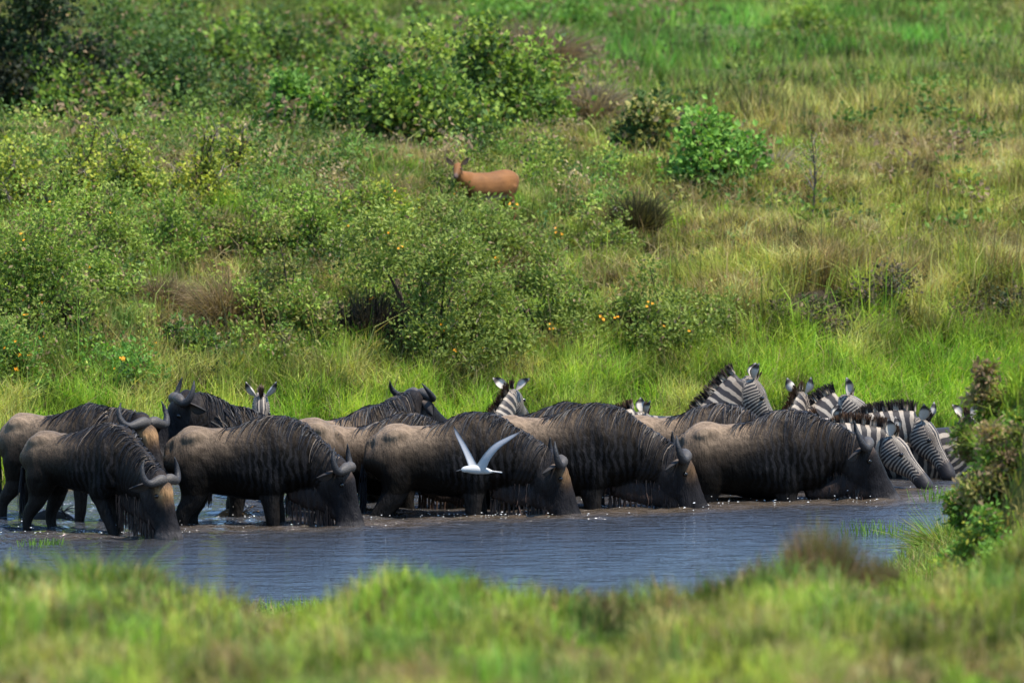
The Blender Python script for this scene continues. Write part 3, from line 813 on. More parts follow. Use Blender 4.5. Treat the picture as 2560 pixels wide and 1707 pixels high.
# --- near-bank plants
NB = -12.0
shrub('green leafy bush low on the near bank at the right edge', 2520, 1400, 170, 170, Y=-14.6, nleaf=1500, tints=BRIGHT, clumps=14, low=0.0, leaf=.05, name='low_shrub')
tussock('green grass crown on top of the steep near bank at the right edge', 2530, 1010, 200, 120, Y=-12.0, n=1200, tints=[(.17, .28, .03), (.22, .30, .05), (.14, .2, .04)], droop=.9, bs=.8, wid=.012)
for (px_, w_, h_, Y_, nl_, lab) in [(2462, 150, 260, -11.4, 2600, 'olive and brown bush on the left face of the right edge bank'), (2500, 190, 260, -13.4, 3200, 'brownish bush on the front face of the right edge bank'), (2545, 180, 200, -12.2, 2400, 'green bush on the crown of the right edge bank'), (2440, 150, 190, -10.6, 2600, 'low green bush at the foot of the right edge bank, by the water'), (2455, 190, 200, -13.9, 2800, 'low green bush at the front foot of the right edge bank')]:
    shrub(lab, px_, 1300, w_, h_, Y=Y_, nleaf=nl_ * 2, tints=(BRIGHT + YELLOWGREEN if 'green' in lab else OLIVE + DRY + GREEN), clumps=26, low=0.0, leaf=.05, aspect=.22, name='bank_bush', bare=.7, spread=.8, stem_col=(.10, .08, .05))
tussock('bright grass mound where the near bank meets the water', 2370, 1345, 260, 100, n=1300, Y=-4.6, tints=[(.12, .22, .03), (.17, .24, .04), (.2, .19, .06)], droop=1.0, wid=.012)
for (px_, w_, h_, Y_, n_, lab) in [(2050, 200, 160, -27.0, 2400, 'reddish brown seeding grass tuft, tallest on the near bank'), (1775, 80, 80, -27.2, 350, 'small reddish tuft left of the tallest seeding tuft'), (1900, 120, 95, -27.2, 1000, 'reddish tuft just left of the tallest seeding tuft'), (2190, 140, 110, -27.0, 1200, 'reddish tuft right of the tallest seeding tuft'), (560, 150, 80, -27.5, 500, 'brown tuft in the dip at the left of the near bank')]:
    tussock(lab, px_, 1440, w_, h_ * 1.6, Y=Y_, n=n_, tints=[(.26, .15, .10), (.20, .13, .08), (.14, .16, .04)], droop=.25, bs=.7, name='seeding_grass', wid=.009, cat='grass tuft')
tussock('bright green grass hump in the middle of the near bank', 1080, 1475, 230, 95, Y=-27.0, n=1500, tints=[(.09, .24, .02), (.12, .26, .03)], droop=.7, wid=.009)
tussock('green grass hump at the left of the near bank', 240, 1480, 380, 105, Y=-27.0, n=1800, tints=[(.09, .2, .025), (.12, .2, .04), (.16, .15, .06)], droop=.7, wid=.009)
def reed_clump(label, px, py, w_px, n, h):
    p = at_z(px, py, 0.0); w = w_px / PPM
    k = 4; tt = np.linspace(0, 1, k)[None, :, None]
    base = np.stack([rng.normal(0, w * .4, n), rng.normal(0, .12, n), np.full(n, -.12)], 1)
    tipd = np.stack([rng.normal(0, .06, n), rng.normal(0, .05, n), rng.uniform(.4, 1, n) * h + .12], 1)
    P = base[:, None, :] + tipd[:, None, :] * tt
    W = np.tile(np.array([[.005, .0, 0]]), (n, 1))
    v, f, c = strips(P, W, np.array([.12, .22, .03]) * rng.uniform(.7, 1.4, (n, 1)), .3)
    o = add_obj('water_grass', make_mesh('water_grass', v, f, c), M_GRASS)
    o.location = (p.x, p.y, 0); tag(o, label, 'water grass')
reed_clump('small yellow-green grass clump standing in the water at the lower left', 105, 1362, 70, 90, .06)
reed_clump('thin reeds standing in the shallows before the bright grass mound', 2200, 1335, 110, 80, .13)
reed_clump('single reed group in the shallows left of the tall right tussock', 2330, 1250, 50, 40, .14)

# --- low ground cover, dry stalks and weeds (uncountable)
def leaf_cloud(pos, L, aspect, col):
    n = len(pos)
    dirv = unit_(rand_dir(n) + np.array([0, 0, .4])); side = unit_(np.cross(dirv, rand_dir(n))); nrm = np.cross(dirv, side)
    L = L[:, None]; Wd = L * aspect
    v = np.stack([pos, pos + dirv * L * .5 + side * Wd + nrm * Wd * .35, pos + dirv * L, pos + dirv * L * .5 - side * Wd + nrm * Wd * .35], 1).reshape(-1, 3)
    b = (np.arange(n) * 4)[:, None]
    return v, np.concatenate([b + np.array([[0, 1, 2]]), b + np.array([[0, 2, 3]])], 0), np.repeat(col, 4, 0)
def unit_(v): return v / (np.linalg.norm(v, axis=-1, keepdims=True) + 1e-12)
nc = 2600
cx = rng.uniform(-6.0, 6.0, nc); ctt = rng.uniform(2.6, 19, nc)
kp = rng.random(nc) < np.where(cx < 1.2 + .9 * np.sin(ctt * .7), 1.0, .12) * sstep(.28, .50, fbm(cx * .9, ctt * .6, 181, 2))
tang = np.exp(-((cx + 2.75) / .55) ** 2 - ((ctt - 7.0) / 2.4) ** 2) + np.exp(-((cx + 3.2) / .4) ** 2 - ((ctt - 10.5) / 1.3) ** 2) + np.exp(-((cx + .1) / .35) ** 2 - ((ctt - 4.2) / 1.0) ** 2)
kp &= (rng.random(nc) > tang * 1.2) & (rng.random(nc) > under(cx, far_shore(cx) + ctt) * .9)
cx, ctt = cx[kp], ctt[kp]; cy = far_shore(cx) + ctt; nc = len(cx)
per = 85; rr = rng.uniform(.10, .28, nc); hh = rng.uniform(.10, .50, nc) * np.where(cx < 1.2, 1, .5)
ci = np.repeat(np.arange(nc), per)
off = rng.normal(size=(nc * per, 3)) * .5
pos = np.stack([cx[ci] + off[:, 0] * rr[ci], cy[ci] + off[:, 1] * rr[ci], np.zeros(nc * per)], 1)
pos[:, 2] = terrain(pos[:, 0], pos[:, 1]) + np.abs(rng.random(nc * per)) ** .7 * hh[ci] * (1 - .3 * (off[:, 0] ** 2 + off[:, 1] ** 2))
pal = np.array([(.24, .175, .10), (.06, .105, .027), (.15, .235, .042), (.22, .25, .05), (.11, .185, .042), (.05, .09, .025), (.19, .265, .05), (.17, .235, .075), (.26, .20, .11)])
gi = np.clip(((fbm(cx * .8, ctt * .5, 241, 2) - .2) / .6 * len(pal) + rng.normal(0, .9, nc)).astype(int), 0, len(pal) - 1)
ctint = pal[gi] * (.45 + 1.1 * sstep(.25, .75, fbm(cx * 1.3 + 9, ctt * .9, 243, 3)))[:, None]
col = ctint[ci] * rng.uniform(.65, 1.35, (nc * per, 1))
dm = rng.random(nc * per) < .05; col[dm] = np.array([.22, .155, .09])
v, f, c = leaf_cloud(pos, rng.uniform(.028, .065, nc * per), .27, col)
tag(add_obj('ground_cover', make_mesh('ground_cover', v, f, c), M_LEAF), 'low leafy ground cover spread through the bank grass', 'ground cover', kind='stuff')
# dry arching stalks
def stalks(name, label, n, xr, tr, hr, wr, cols, arch, dens_seed):
    x = rng.uniform(xr[0], xr[1], n * 3); t = rng.uniform(tr[0], tr[1], n * 3)
    k = rng.random(n * 3) < .03 + sstep(.48, .66, fbm(x * .9, t * .5, dens_seed, 3)); x, t = x[k][:n], t[k][:n]; n = len(x)
    y = far_shore(x) + t; z = terrain(x, y)
    tt = np.linspace(0, 1, 5)[None, :, None]
    a = rng.uniform(0, 2 * np.pi, n); h = rng.uniform(*hr, n); ar = rng.uniform(.1, 1, n) * arch
    out = np.stack([np.cos(a), np.sin(a), np.zeros(n)], 1) * (h * ar)[:, None]
    up = np.zeros((n, 3)); up[:, 2] = h
    P = np.stack([x, y, z - .02], 1)[:, None, :] + out[:, None, :] * tt ** 1.6 + up[:, None, :] * (tt - .35 * ar[:, None, None] * tt ** 2.2)
    W = np.cross(out + np.array([0, 0, .3]), rand_dir(n)); W = unit_(W) * rng.uniform(*wr, (n, 1)) * .5
    cl = np.array(cols)[rng.choice(len(cols), n)] * rng.uniform(.6, 1.25, (n, 1))
    v, f, c = strips(P, W, cl, .35)
    tag(add_obj(name, make_mesh(name, v, f, c), M_GRASS), label, 'dry grass', kind='stuff')
stalks('dry_stalks', 'dry straw stalks mixed into the bank grass', 22000, (-6, 6), (2.5, 17), (.12, .40), (.005, .010), [(.36, .27, .13), (.26, .18, .10), (.20, .13, .08), (.42, .34, .18)], 1.3, 191)
stalks('dry_stalks', 'tall thin weeds and stalks on the background plateau', 4500, (-11, 11), (15, 80), (.2, .6), (.01, .025), [(.20, .15, .08), (.09, .10, .04), (.25, .20, .09), (.06, .08, .03), (.14, .10, .07)], .5, 197)

# low weeds dotted over the background plateau
nc = 900
dd_ = 96 + 60 * rng.random(nc) ** 1.2; cy = dd_ - 80; cx = rng.uniform(-1, 1, nc) * (dd_ * .0562 + 1.5)
kp = rng.random(nc) < np.where(cx < 1.0, .9, .28) * sstep(.35, .6, fbm(cx * .4, cy * .25, 231, 2)) + .05
cx, cy = cx[kp], cy[kp]; nc = len(cx); per = 60; ci = np.repeat(np.arange(nc), per)
off = rng.normal(size=(nc * per, 3)) * .5; rr = rng.uniform(.2, .5, nc); hh = rng.uniform(.15, .7, nc)
pos = np.stack([cx[ci] + off[:, 0] * rr[ci], cy[ci] + off[:, 1] * rr[ci], np.zeros(nc * per)], 1)
pos[:, 2] = terrain(pos[:, 0], pos[:, 1]) + rng.random(nc * per) ** .7 * hh[ci]
pal = np.array([(.10, .17, .035), (.075, .13, .03), (.14, .20, .04), (.06, .10, .028), (.20, .14, .085), (.17, .17, .05)])
col = pal[rng.choice(len(pal), nc)][ci] * rng.uniform(.65, 1.35, (nc * per, 1))
v, f, c = leaf_cloud(pos, rng.uniform(.05, .10, nc * per), .3, col)
tag(add_obj('ground_cover', make_mesh('ground_cover', v, f, c), M_LEAF), 'low weeds dotted over the background plateau', 'ground cover', kind='stuff')

# ------------------------------------------------------------------ animals
def crom(pts, n):
    """Catmull-Rom resample of rows in pts to n rows"""
    pts = np.asarray(pts, dtype=np.float64); k = len(pts)
    P = np.vstack([2 * pts[0] - pts[1], pts, 2 * pts[-1] - pts[-2]])
    u = np.linspace(0, k - 1 - 1e-9, n); i = np.floor(u).astype(int); f = (u - i)[:, None]
    a, b, c, d = P[i], P[i + 1], P[i + 2], P[i + 3]
    return .5 * ((2 * b) + (-a + c) * f + (2 * a - 5 * b + 4 * c - d) * f ** 2 + (-a + 3 * b - 3 * c + d) * f ** 3)
def unit(v): return v / (np.linalg.norm(v, axis=-1, keepdims=True) + 1e-12)

class Loft:
    """closed loft: rows = (cx,cy,cz, half_width, half_height); side = (3,) or (n,3) left vectors"""
    def __init__(s, kind, rows, side, n=24, ring=18, power=2.2, egg=0.0):
        s.egg = egg
        R = crom(rows, n); s.kind = kind; s.c = R[:, :3]; s.a = np.maximum(R[:, 3], .004); s.b = np.maximum(R[:, 4], .004)
        s.t = unit(np.gradient(s.c, axis=0))
        sd = np.asarray(side, dtype=np.float64)
        sd = np.tile(sd, (n, 1)) if sd.ndim == 1 else crom(sd, n)
        s.s = unit(sd - (sd * s.t).sum(1, keepdims=True) * s.t)
        s.u = np.cross(s.t, s.s)
        s.arc = np.concatenate([[0], np.cumsum(np.linalg.norm(np.diff(s.c, axis=0), axis=1))])
        s.ring = ring; s.power = power
    def mesh(s):
        n, r = len(s.c), s.ring
        th = np.linspace(0, 2 * np.pi, r, endpoint=False)
        cs, sn = np.cos(th), np.sin(th); e = 2 / s.power
        X = np.sign(cs) * np.abs(cs) ** e; Yq = np.sign(sn) * np.abs(sn) ** e
        X = X * (1 - s.egg * np.clip(Yq, -.35, 1))
        v = s.c[:, None, :] + s.s[:, None, :] * (s.a[:, None] * X[None, :])[..., None] + s.u[:, None, :] * (s.b[:, None] * Yq[None, :])[..., None]
        v = v.reshape(-1, 3)
        i = np.arange(n * r).reshape(n, r); j = np.roll(i, -1, axis=1)
        f = np.stack([i[:-1].ravel(), j[:-1].ravel(), j[1:].ravel(), i[1:].ravel()], 1)
        v = np.vstack([v, s.c[0], s.c[-1]])
        t1 = np.stack([np.full(r, n * r), j[0], i[0]], 1); t2 = np.stack([np.full(r, n * r + 1), i[-1], j[-1]], 1)
        return v, f, np.vstack([t1, t2])
    def locate(s, p):
        d = p[:, None, :] - s.c[None]
        x = (d * s.s[None]).sum(2) / s.a; y = (d * s.u[None]).sum(2) / s.b; z = (d * s.t[None]).sum(2) / np.maximum(s.a, .03)
        q = x ** 2 + y ** 2 + z ** 2
        k = q.argmin(1); r = np.arange(len(p))
        dt = (d[r, k] * s.t[k]).sum(1)
        return np.sqrt(q[r, k]), s.arc[k] + np.clip(dt, -.03, .03), x[r, k], y[r, k]

def fuse(name, lofts, voxel, smooth=6):
    V, F, Tt, o = [], [], [], 0
    for l in lofts:
        v, f, t = l.mesh(); V.append(v); F.append(f + o); Tt.append(t + o); o += len(v)
    me = make_mesh(name, np.vstack(V), [np.vstack(F), np.vstack(Tt)])
    ob = bpy.data.objects.new(name, me); C.objects.link(ob)
    md = ob.modifiers.new('r', 'REMESH'); md.mode = 'VOXEL'; md.voxel_size = voxel; md.use_smooth_shade = True
    ms = ob.modifiers.new('s', 'SMOOTH'); ms.iterations = smooth; ms.factor = .5
    dg = bpy.context.evaluated_depsgraph_get()
    out = bpy.data.meshes.new_from_object(ob.evaluated_get(dg))
    bpy.data.objects.remove(ob); bpy.data.meshes.remove(me)
    out.name = name
    return out
def coords(me):
    a = np.empty(len(me.vertices) * 3, np.float32); me.vertices.foreach_get('co', a); return a.reshape(-1, 3).astype(np.float64)
def set_attr(me, k, v):
    a = me.attributes.new(k, 'FLOAT', 'POINT'); a.data.foreach_set('value', np.asarray(v, dtype=np.float32))
def classify(me, lofts):
    p = coords(me); best = np.full(len(p), 1e9); k = np.zeros(len(p), int)
    arc = np.zeros(len(p)); x = np.zeros(len(p)); y = np.zeros(len(p))
    for i_, l in enumerate(lofts):
        q, a_, x_, y_ = l.locate(p); m_ = q < best
        best[m_] = q[m_]; k[m_] = i_; arc[m_] = a_[m_]; x[m_] = x_[m_]; y[m_] = y_[m_]
    return p, k, arc, x, y
def part_loft(name, rows, side, mat, parent, colf, n=14, ring=10, power=2.0):
    l = Loft(name, rows, side, n, ring, power); v, f, t = l.mesh()
    u = np.concatenate([np.repeat(np.linspace(0, 1, n), ring), [0, 1]])
    me = make_mesh(name, v, [f, t], colf(u, v), True)
    return add_obj(name, me, mat, parent)
def ramp_col(u, stops):
    k = [s_[0] for s_ in stops]; c = np.array([s_[1] for s_ in stops])
    return np.stack([np.interp(u, k, c[:, i_]) for i_ in range(3)], 1)
def ear(parent, base, dirv, face, length, width, stops, mat=None):
    """cupped leaf-shaped ear: dirv long axis, face = direction the opening looks to"""
    d = unit(np.array(dirv, dtype=float)); f_ = np.array(face, dtype=float); f_ = unit(f_ - d * (f_ @ d)); s_ = np.cross(d, f_)
    n, m_ = 8, 7
    V, U = [], []
    for side_ in (1, -1):
        for i_ in range(n):
            t = i_ / (n - 1)
            w = width * (math.sin(math.pi * min(1, (t * .88 + .12))) ** .75) * (.55 + .45 * min(1, t * 3)) if t < 1 else width * .05
            for j in range(m_):
                q = j / (m_ - 1) * 2 - 1
                cup = (q * q) * w * .75 - w * .15
                V.append(np.array(base) + d * (length * t) + s_ * (w * q) + f_ * (cup + side_ * .006 * (1 - q * q) + .0) ); U.append(t)
    V = np.array(V); F = []
    for h_ in range(2):
        o = h_ * n * m_
        for i_ in range(n - 1):
            for j in range(m_ - 1):
                a_ = o + i_ * m_ + j
                q = (a_, a_ + 1, a_ + m_ + 1, a_ + m_); F.append(q if h_ else q[::-1])
    for i_ in range(n - 1):
        for j in (0, m_ - 1):
            a_ = i_ * m_ + j; b_ = n * m_ + a_
            F.append((a_, a_ + m_, b_ + m_, b_) if j else (a_, b_, b_ + m_, a_ + m_))
    u = np.array(U)
    me = make_mesh('ear', V, np.array(F), ramp_col(u, stops), True)
    return add_obj('ear', me, mat or M_EAR, parent)
def eyeball(parent, c, r):
    rows = [(c[0] - r, c[1], c[2], r * .15, r * .15), (c[0] - r * .7, c[1], c[2], r * .7, r * .7), (c[0], c[1], c[2], r, r), (c[0] + r * .7, c[1], c[2], r * .7, r * .7), (c[0] + r, c[1], c[2], r * .15, r * .15)]
    l = Loft('eye', rows, (0, 1, 0), 8, 10, 2.0); v, f, t = l.mesh()
    return add_obj('eye', make_mesh('eye', v, [f, t], None, True), M_EYE, parent)
def hair_obj(name, P, wid, col, parent, mat=None, taper=.2):
    n = len(P); dv = unit(P[:, -1] - P[:, 0])
    W = unit(np.cross(dv, rand_dir(n))) * wid * .5
    v, f, c = strips(P, W, col, taper)
    return add_obj(name, make_mesh(name, v, f, c), mat or M_HAIR, parent)
def drape(bvh, roots, dirs, lens, k=6, grav=.35, lift=.010):
    out = np.zeros((len(roots), k, 3))
    for i_ in range(len(roots)):
        p = Vector(roots[i_]); d = Vector(dirs[i_]).normalized(); st_ = lens[i_] / (k - 1)
        for j in range(k):
            loc, nrm, _, _ = bvh.find_nearest(p)
            if loc is not None:
                q = loc + nrm * (lift * (1.0 if j else .3))
                p = q
                d = (d - nrm * d.dot(nrm))
            out[i_, j] = p
            d = (d + Vector((0, 0, -grav))).normalized()
            p = p + d * st_
    return out
def lockify(P, size=5, w=.75):
    """gather neighbouring strands into locks that meet at their tips"""
    P = P.copy(); n = len(P); left = list(rng.permutation(n)); used = np.zeros(n, bool)
    for i_ in left:
        if used[i_]: continue
        dd = np.linalg.norm(P[:, 0] - P[i_, 0], axis=1) + used * 9
        g_ = np.argsort(dd)[:max(2, int(rng.integers(size - 2, size + 4)))]; g_ = g_[~used[g_]]
        used[g_] = True
        k = P.shape[1]; ww = (np.linspace(0, 1, k) ** 1.2 * w)[None, :, None]
        P[g_] = P[g_] + (P[g_].mean(0, keepdims=True) - P[g_]) * ww
    return P
def bez(p0, p1, p2, p3, n):
    t = np.linspace(0, 1, n)[:, None]
    return (1 - t) ** 3 * p0 + 3 * (1 - t) ** 2 * t * p1 + 3 * (1 - t) * t * t * p2 + t ** 3 * p3

def head_frame(az, pitch, roll=0.0):
    a, p = math.radians(az), math.radians(pitch)
    d = np.array([math.cos(a) * math.cos(p), math.sin(a) * math.cos(p), -math.sin(p)])
    s_ = np.array([-math.sin(a), math.cos(a), 0.0]); u = np.cross(d, s_)
    r = math.radians(roll)
    return d, s_ * math.cos(r) + u * math.sin(r), u * math.cos(r) - s_ * math.sin(r)

class Beast:
    """places a root on the river bed and turns picture targets into the animal's own frame"""
    def __init__(s, name, label, cat, group, px, wl, yaw, sc, poll=None, poll_dy=0.0):
        p = at_z(px, wl, 0.0); s.yaw = yaw; s.sc = sc
        s.z = T(p.x, p.y)
        s.loc = Vector((p.x, p.y, s.z))
        s.root = empty(name, s.loc, math.radians(yaw), sc); tag(s.root, label, cat, group)
        s.poll = None
        if poll is not None:
            w = at_y(poll[0], poll[1], p.y + poll_dy) - s.loc
            a = math.radians(-yaw)
            s.poll = np.array([w.x * math.cos(a) - w.y * math.sin(a), w.x * math.sin(a) + w.y * math.cos(a), w.z]) / sc

WB_TOP = np.array([.160, .113, .076])
def wildebeest(label, px, wl, yaw, sc=1.0, poll=None, poll_dy=0.0, az=None, pitch=76, roll=0, voxel=.019, tan_face=0.0, hide_head=False,
               legs=(0, 0, 0, 0), horn=1.0, tone=1.0, beard=1.0, lean=.03, lg=.92, detail=True, ear_up=.0, mane=1.0):
    B = Beast('wildebeest', label, 'wildebeest', 'wildebeests wading and drinking in the river', px, wl, yaw, sc, poll, poll_dy)
    root = B.root
    P = B.poll if B.poll is not None else np.array([.62, 0, .80])
    az_l = (az if az is not None else yaw) - yaw
    d, sd, up = head_frame(az_l, pitch, roll)
    Yv = np.array([0, 1, 0])
    lb_ = lean
    torso = Loft('torso', [(x_, 0, (a_ + b_ + lb_) / 2, w_, (a_ - b_ - lb_) / 2) for x_, a_, b_, w_ in [
        (-.945, 1.02, .88, .06), (-.91, 1.10, .76, .14), (-.82, 1.185, .66, .195), (-.72, 1.225, .61, .222), (-.58, 1.205, .60, .212), (-.42, 1.205, .56, .222), (-.25, 1.235, .53, .242),
        (-.12, 1.285, .52, .232), (.02, 1.325, .535, .208), (.15, 1.285, .56, .19), (.28, 1.15, .60, .145), (.36, 1.02, .68, .10)]], Yv, 44, 28, 2.25, .22)
    e = P + d * .06 - up * .075
    n0 = np.array([.02, 0, .96]); n1 = np.array([.24, 0, .96 + .35 * (e[2] - .80)])
    bk = unit(e - n0)
    n2 = e - (.55 * bk + .45 * (d * .55 - up * .0)) * .20 - up * .0 + np.array([0, 0, .02])
    cv = bez(n0, n1, n2, e, 9)
    tt = np.linspace(0, 1, 9)
    rows = [(*cv[i_], np.interp(tt[i_], [0, .4, 1], [.185, .13, .088]), np.interp(tt[i_], [0, .3, .6, 1], [.31, .28, .225, .165])) for i_ in range(9)]
    sides = np.array([Yv * (1 - t_) + sd * t_ for t_ in tt])
    neck = Loft('neck', rows, sides, 24, 20, 2.1)
    HL = .62
    def hp(s_, v_, w_): return P + d * s_ + sd * v_ + up * w_
    head = Loft('head', [(*hp(s_ * HL, 0, o_), a_ * 1.08, b_ * 1.10) for s_, o_, a_, b_ in [
        (-.12, -.03, .05, .06), (-.06, -.02, .085, .10), (.06, -.030, .102, .138), (.22, -.040, .102, .158), (.38, -.030, .080, .146),
        (.54, -.012, .064, .124), (.70, -.002, .072, .110), (.82, -.008, .098, .120), (.92, -.016, .112, .126), (.98, -.022, .104, .112), (1.0, -.026, .082, .086)]], sd, 30, 18, 2.3)
    jaw = hp(.26, 0, -.20)
    c0_ = np.array([.16, 0, .66]); cm_ = (c0_ + jaw) * .5 - np.array([0, 0, .03])
    dew = Loft('dewlap', [(*c0_, .06, .10), (*cm_, .045, .095), (*(jaw - np.array([0, 0, .01])), .05, .10), (*hp(.40, 0, -.10), .05, .08)], sides[[0, 4, 8, 8]], 16, 12)
    lofts = [torso, neck, head, dew]
    def leg(pts, sx): lofts.append(Loft('leg', [(x_ + sx * f_, y_, z_, r_ * (lg if z_ < .7 else 1), r_ * 1.12 * (lg if z_ < .7 else 1)) for x_, y_, z_, r_, f_ in pts], Yv, 22, 12, 2.0))
    for i_, sgn in ((0, 1), (1, -1)):
        leg([(.02, sgn * .09, .92, .12, 0), (.0, sgn * .115, .72, .115, 0), (-.01, sgn * .13, .58, .086, .15), (.015, sgn * .13, .38, .062, .4), (.01, sgn * .13, .22, .048, .7), (.01, sgn * .13, .09, .042, .95), (.04, sgn * .13, .03, .045, 1), (.05, sgn * .13, .0, .048, 1)], legs[i_])
        leg([(-.70, sgn * .06, .98, .13, 0), (-.68, sgn * .11, .78, .145, 0), (-.71, sgn * .13, .58, .10, .2), (-.80, sgn * .135, .42, .066, .45), (-.79, sgn * .13, .24, .048, .7), (-.77, sgn * .13, .09, .042, .95), (-.74, sgn * .13, .03, .045, 1), (-.73, sgn * .13, .0, .048, 1)], legs[2 + i_])
    lofts.append(Loft('tail', [(-.86, 0, 1.10, .04, .04), (-.935, 0, 1.04, .03, .03), (-.965, 0, .88, .022, .022), (-.985, .01, .66, .016, .016)], Yv, 14, 8, 2.0))
    for sgn in (1, -1):
        lofts.append(Loft('torso', [(-.80, sgn * .10, 1.06, .03, .03), (-.74, sgn * .135, 1.115, .06, .06), (-.66, sgn * .12, 1.13, .055, .055), (-.58, sgn * .10, 1.12, .03, .03)], Yv, 10, 10))
        lofts.append(Loft('torso', [(-.02, sgn * .10, 1.24, .04, .05), (.05, sgn * .135, 1.08, .07, .10), (.09, sgn * .15, .90, .075, .11), (.10, sgn * .14, .74, .06, .09)], Yv, 12, 12))
    me = fuse('body', lofts, voxel)
    q_ = coords(me); nrm_ = np.empty(len(q_) * 3, np.float32); me.vertices.foreach_get('normal', nrm_)
    am = .010 * (fbm(q_[:, 0] * 9 + q_[:, 1] * 5, q_[:, 2] * 7, rng.integers(999), 3) - .5) * 2
    q_ = q_ + nrm_.reshape(-1, 3) * am[:, None]
    me.vertices.foreach_set('co', q_.astype(np.float32).ravel()); me.update()
    p, k, arc, x, y = classify(me, lofts)
    n = len(p)
    kinds = np.array([l.kind for l in lofts])[k]
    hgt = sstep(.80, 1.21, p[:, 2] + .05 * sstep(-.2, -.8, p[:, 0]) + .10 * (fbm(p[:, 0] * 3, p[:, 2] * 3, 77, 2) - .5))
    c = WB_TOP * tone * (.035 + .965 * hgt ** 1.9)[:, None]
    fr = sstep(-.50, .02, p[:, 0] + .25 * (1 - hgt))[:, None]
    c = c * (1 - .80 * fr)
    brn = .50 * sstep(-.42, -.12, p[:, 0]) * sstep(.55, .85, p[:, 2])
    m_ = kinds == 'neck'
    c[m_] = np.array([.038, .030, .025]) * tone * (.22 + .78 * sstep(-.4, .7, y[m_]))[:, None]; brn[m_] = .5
    m_ = kinds == 'head'
    hc = np.tile(np.array([.010, .009, .010]), (m_.sum(), 1))
    s_ = arc[m_] / (HL * 1.12)
    fore = np.exp(-((s_ - .33) / .14) ** 2) * sstep(.1, .7, y[m_])
    hc = hc + (np.array([.26, .15, .07]) - hc) * (fore * tan_face)[:, None]
    cheek = np.exp(-((s_ - .2) / .15) ** 2) * sstep(.5, -.5, y[m_])
    hc = hc + (np.array([.04, .034, .032]) - hc) * (cheek * .8)[:, None]
    nose = sstep(.80, .88, s_)
    hc = hc + (np.array([.040, .036, .036]) - hc) * nose[:, None]
    hc = hc + (np.array([.075, .05, .036]) - hc) * (np.exp(-((s_ - .18) / .10) ** 2) * sstep(.2, .8, y[m_]) * .7)[:, None]
    c[m_] = hc; brn[m_] = .15 * (1 - s_)
    m_ = kinds == 'dewlap'; c[m_] = (.022, .015, .013); brn[m_] = .4
    m_ = (kinds == 'leg') & (p[:, 2] < .62)
    c[m_] = np.array([.013, .011, .010]) * tone; brn[m_] = 0
    m_ = kinds == 'tail'; c[m_] = (.012, .012, .014); brn[m_] = 0
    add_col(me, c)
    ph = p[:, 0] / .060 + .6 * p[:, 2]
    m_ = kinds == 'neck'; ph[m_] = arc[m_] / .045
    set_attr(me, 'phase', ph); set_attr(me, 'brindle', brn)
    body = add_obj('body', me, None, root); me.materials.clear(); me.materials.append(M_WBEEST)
    bvh = BVHTree.FromPolygons([Vector(q) for q in p], [tuple(f.vertices) for f in me.polygons])
    # horns
    horn_cols = lambda u, v: ramp_col(u, [(0, (.060, .050, .043)), (.25, (.055, .048, .043)), (.5, (.024, .022, .023)), (1, (.014, .014, .016))])
    if not hide_head:
        for sgn in (1, -1):
            pts = [(.04, .006, .088, .040), (.03, .06, .100, .050), (.04, .125, .090, .044), (.05, .19, .068, .036), (.03, .240, .054, .033), (-.035, .268, .052, .027), (-.105, .262, .062, .018), (-.170, .232, .082, .003)]
            part_loft('horn', [(*hp(q[0], sgn * q[1] * (.5 + .5 * horn) if i_ < 3 else sgn * q[1] * horn, q[2]), q[3], q[3]) for i_, q in enumerate(pts)], d, M_HORN, root, horn_cols, 24, 12)
            ear(root, hp(.03, sgn * .088, .015), sd * sgn * .85 - up * .55 + d * (.10 - ear_up), d * .7 + up * .5, .235, .058, [(0, (.10, .075, .06)), (.4, (.04, .033, .030)), (1, (.012, .012, .013))])
            eyeball(body, hp(.165, sgn * .096, .035), .021)
            nc = hp(.565, sgn * .062, .045)
            part_loft('nostril', [(*(nc - d * .022 - up * .004), .004, .003), (*nc, .014, .011), (*(nc + d * .022 - up * .012), .004, .003)], sd, M_SKIN, body, lambda u, v: np.tile(np.array([[.006, .006, .006]]), (len(u), 1)), 7, 8)
    if detail:
        # neck crest hair
        nn = int(260 * mane)
        ti = rng.integers(2, len(neck.c) - 2, nn); sg = rng.choice([-1, 1], nn)
        roots = neck.c[ti] + neck.u[ti] * neck.b[ti][:, None] * .97 + neck.s[ti] * (sg * .02)[:, None] + rng.normal(size=(nn, 3)) * .008
        dirs = neck.s[ti] * sg[:, None] * .55 + neck.u[ti] * .1 - neck.t[ti] * .25 + rng.normal(size=(nn, 3)) * .15
        P1 = drape(bvh, roots, dirs, rng.uniform(.14, .30, nn), 6, .35)
        P1[:, 1:3] += neck.u[ti][:, None, :] * .012
        # hump and shoulder hair
        nh = int(300 * mane)
        xr = rng.uniform(-.42, .24, nh)
        zt = np.interp(xr, [-.6, -.35, -.12, .02, .15, .28], [1.205, 1.225, 1.285, 1.315, 1.27, 1.15])
        roots = np.stack([xr, rng.choice([-1, 1], nh) * rng.uniform(.0, .05, nh), zt + .01], 1)
        dirs = np.stack([rng.uniform(-1.1, -.25, nh), np.sign(roots[:, 1]) * rng.uniform(.5, 1.0, nh), np.full(nh, -.1)], 1)
        P2 = drape(bvh, roots, dirs, rng.uniform(.16, .42, nh) * np.interp(xr, [-.42, -.1], [.6, 1.0]), 6, .28)
        PA = np.concatenate([lockify(P1, 5, .6), lockify(P2, 6, .65)])
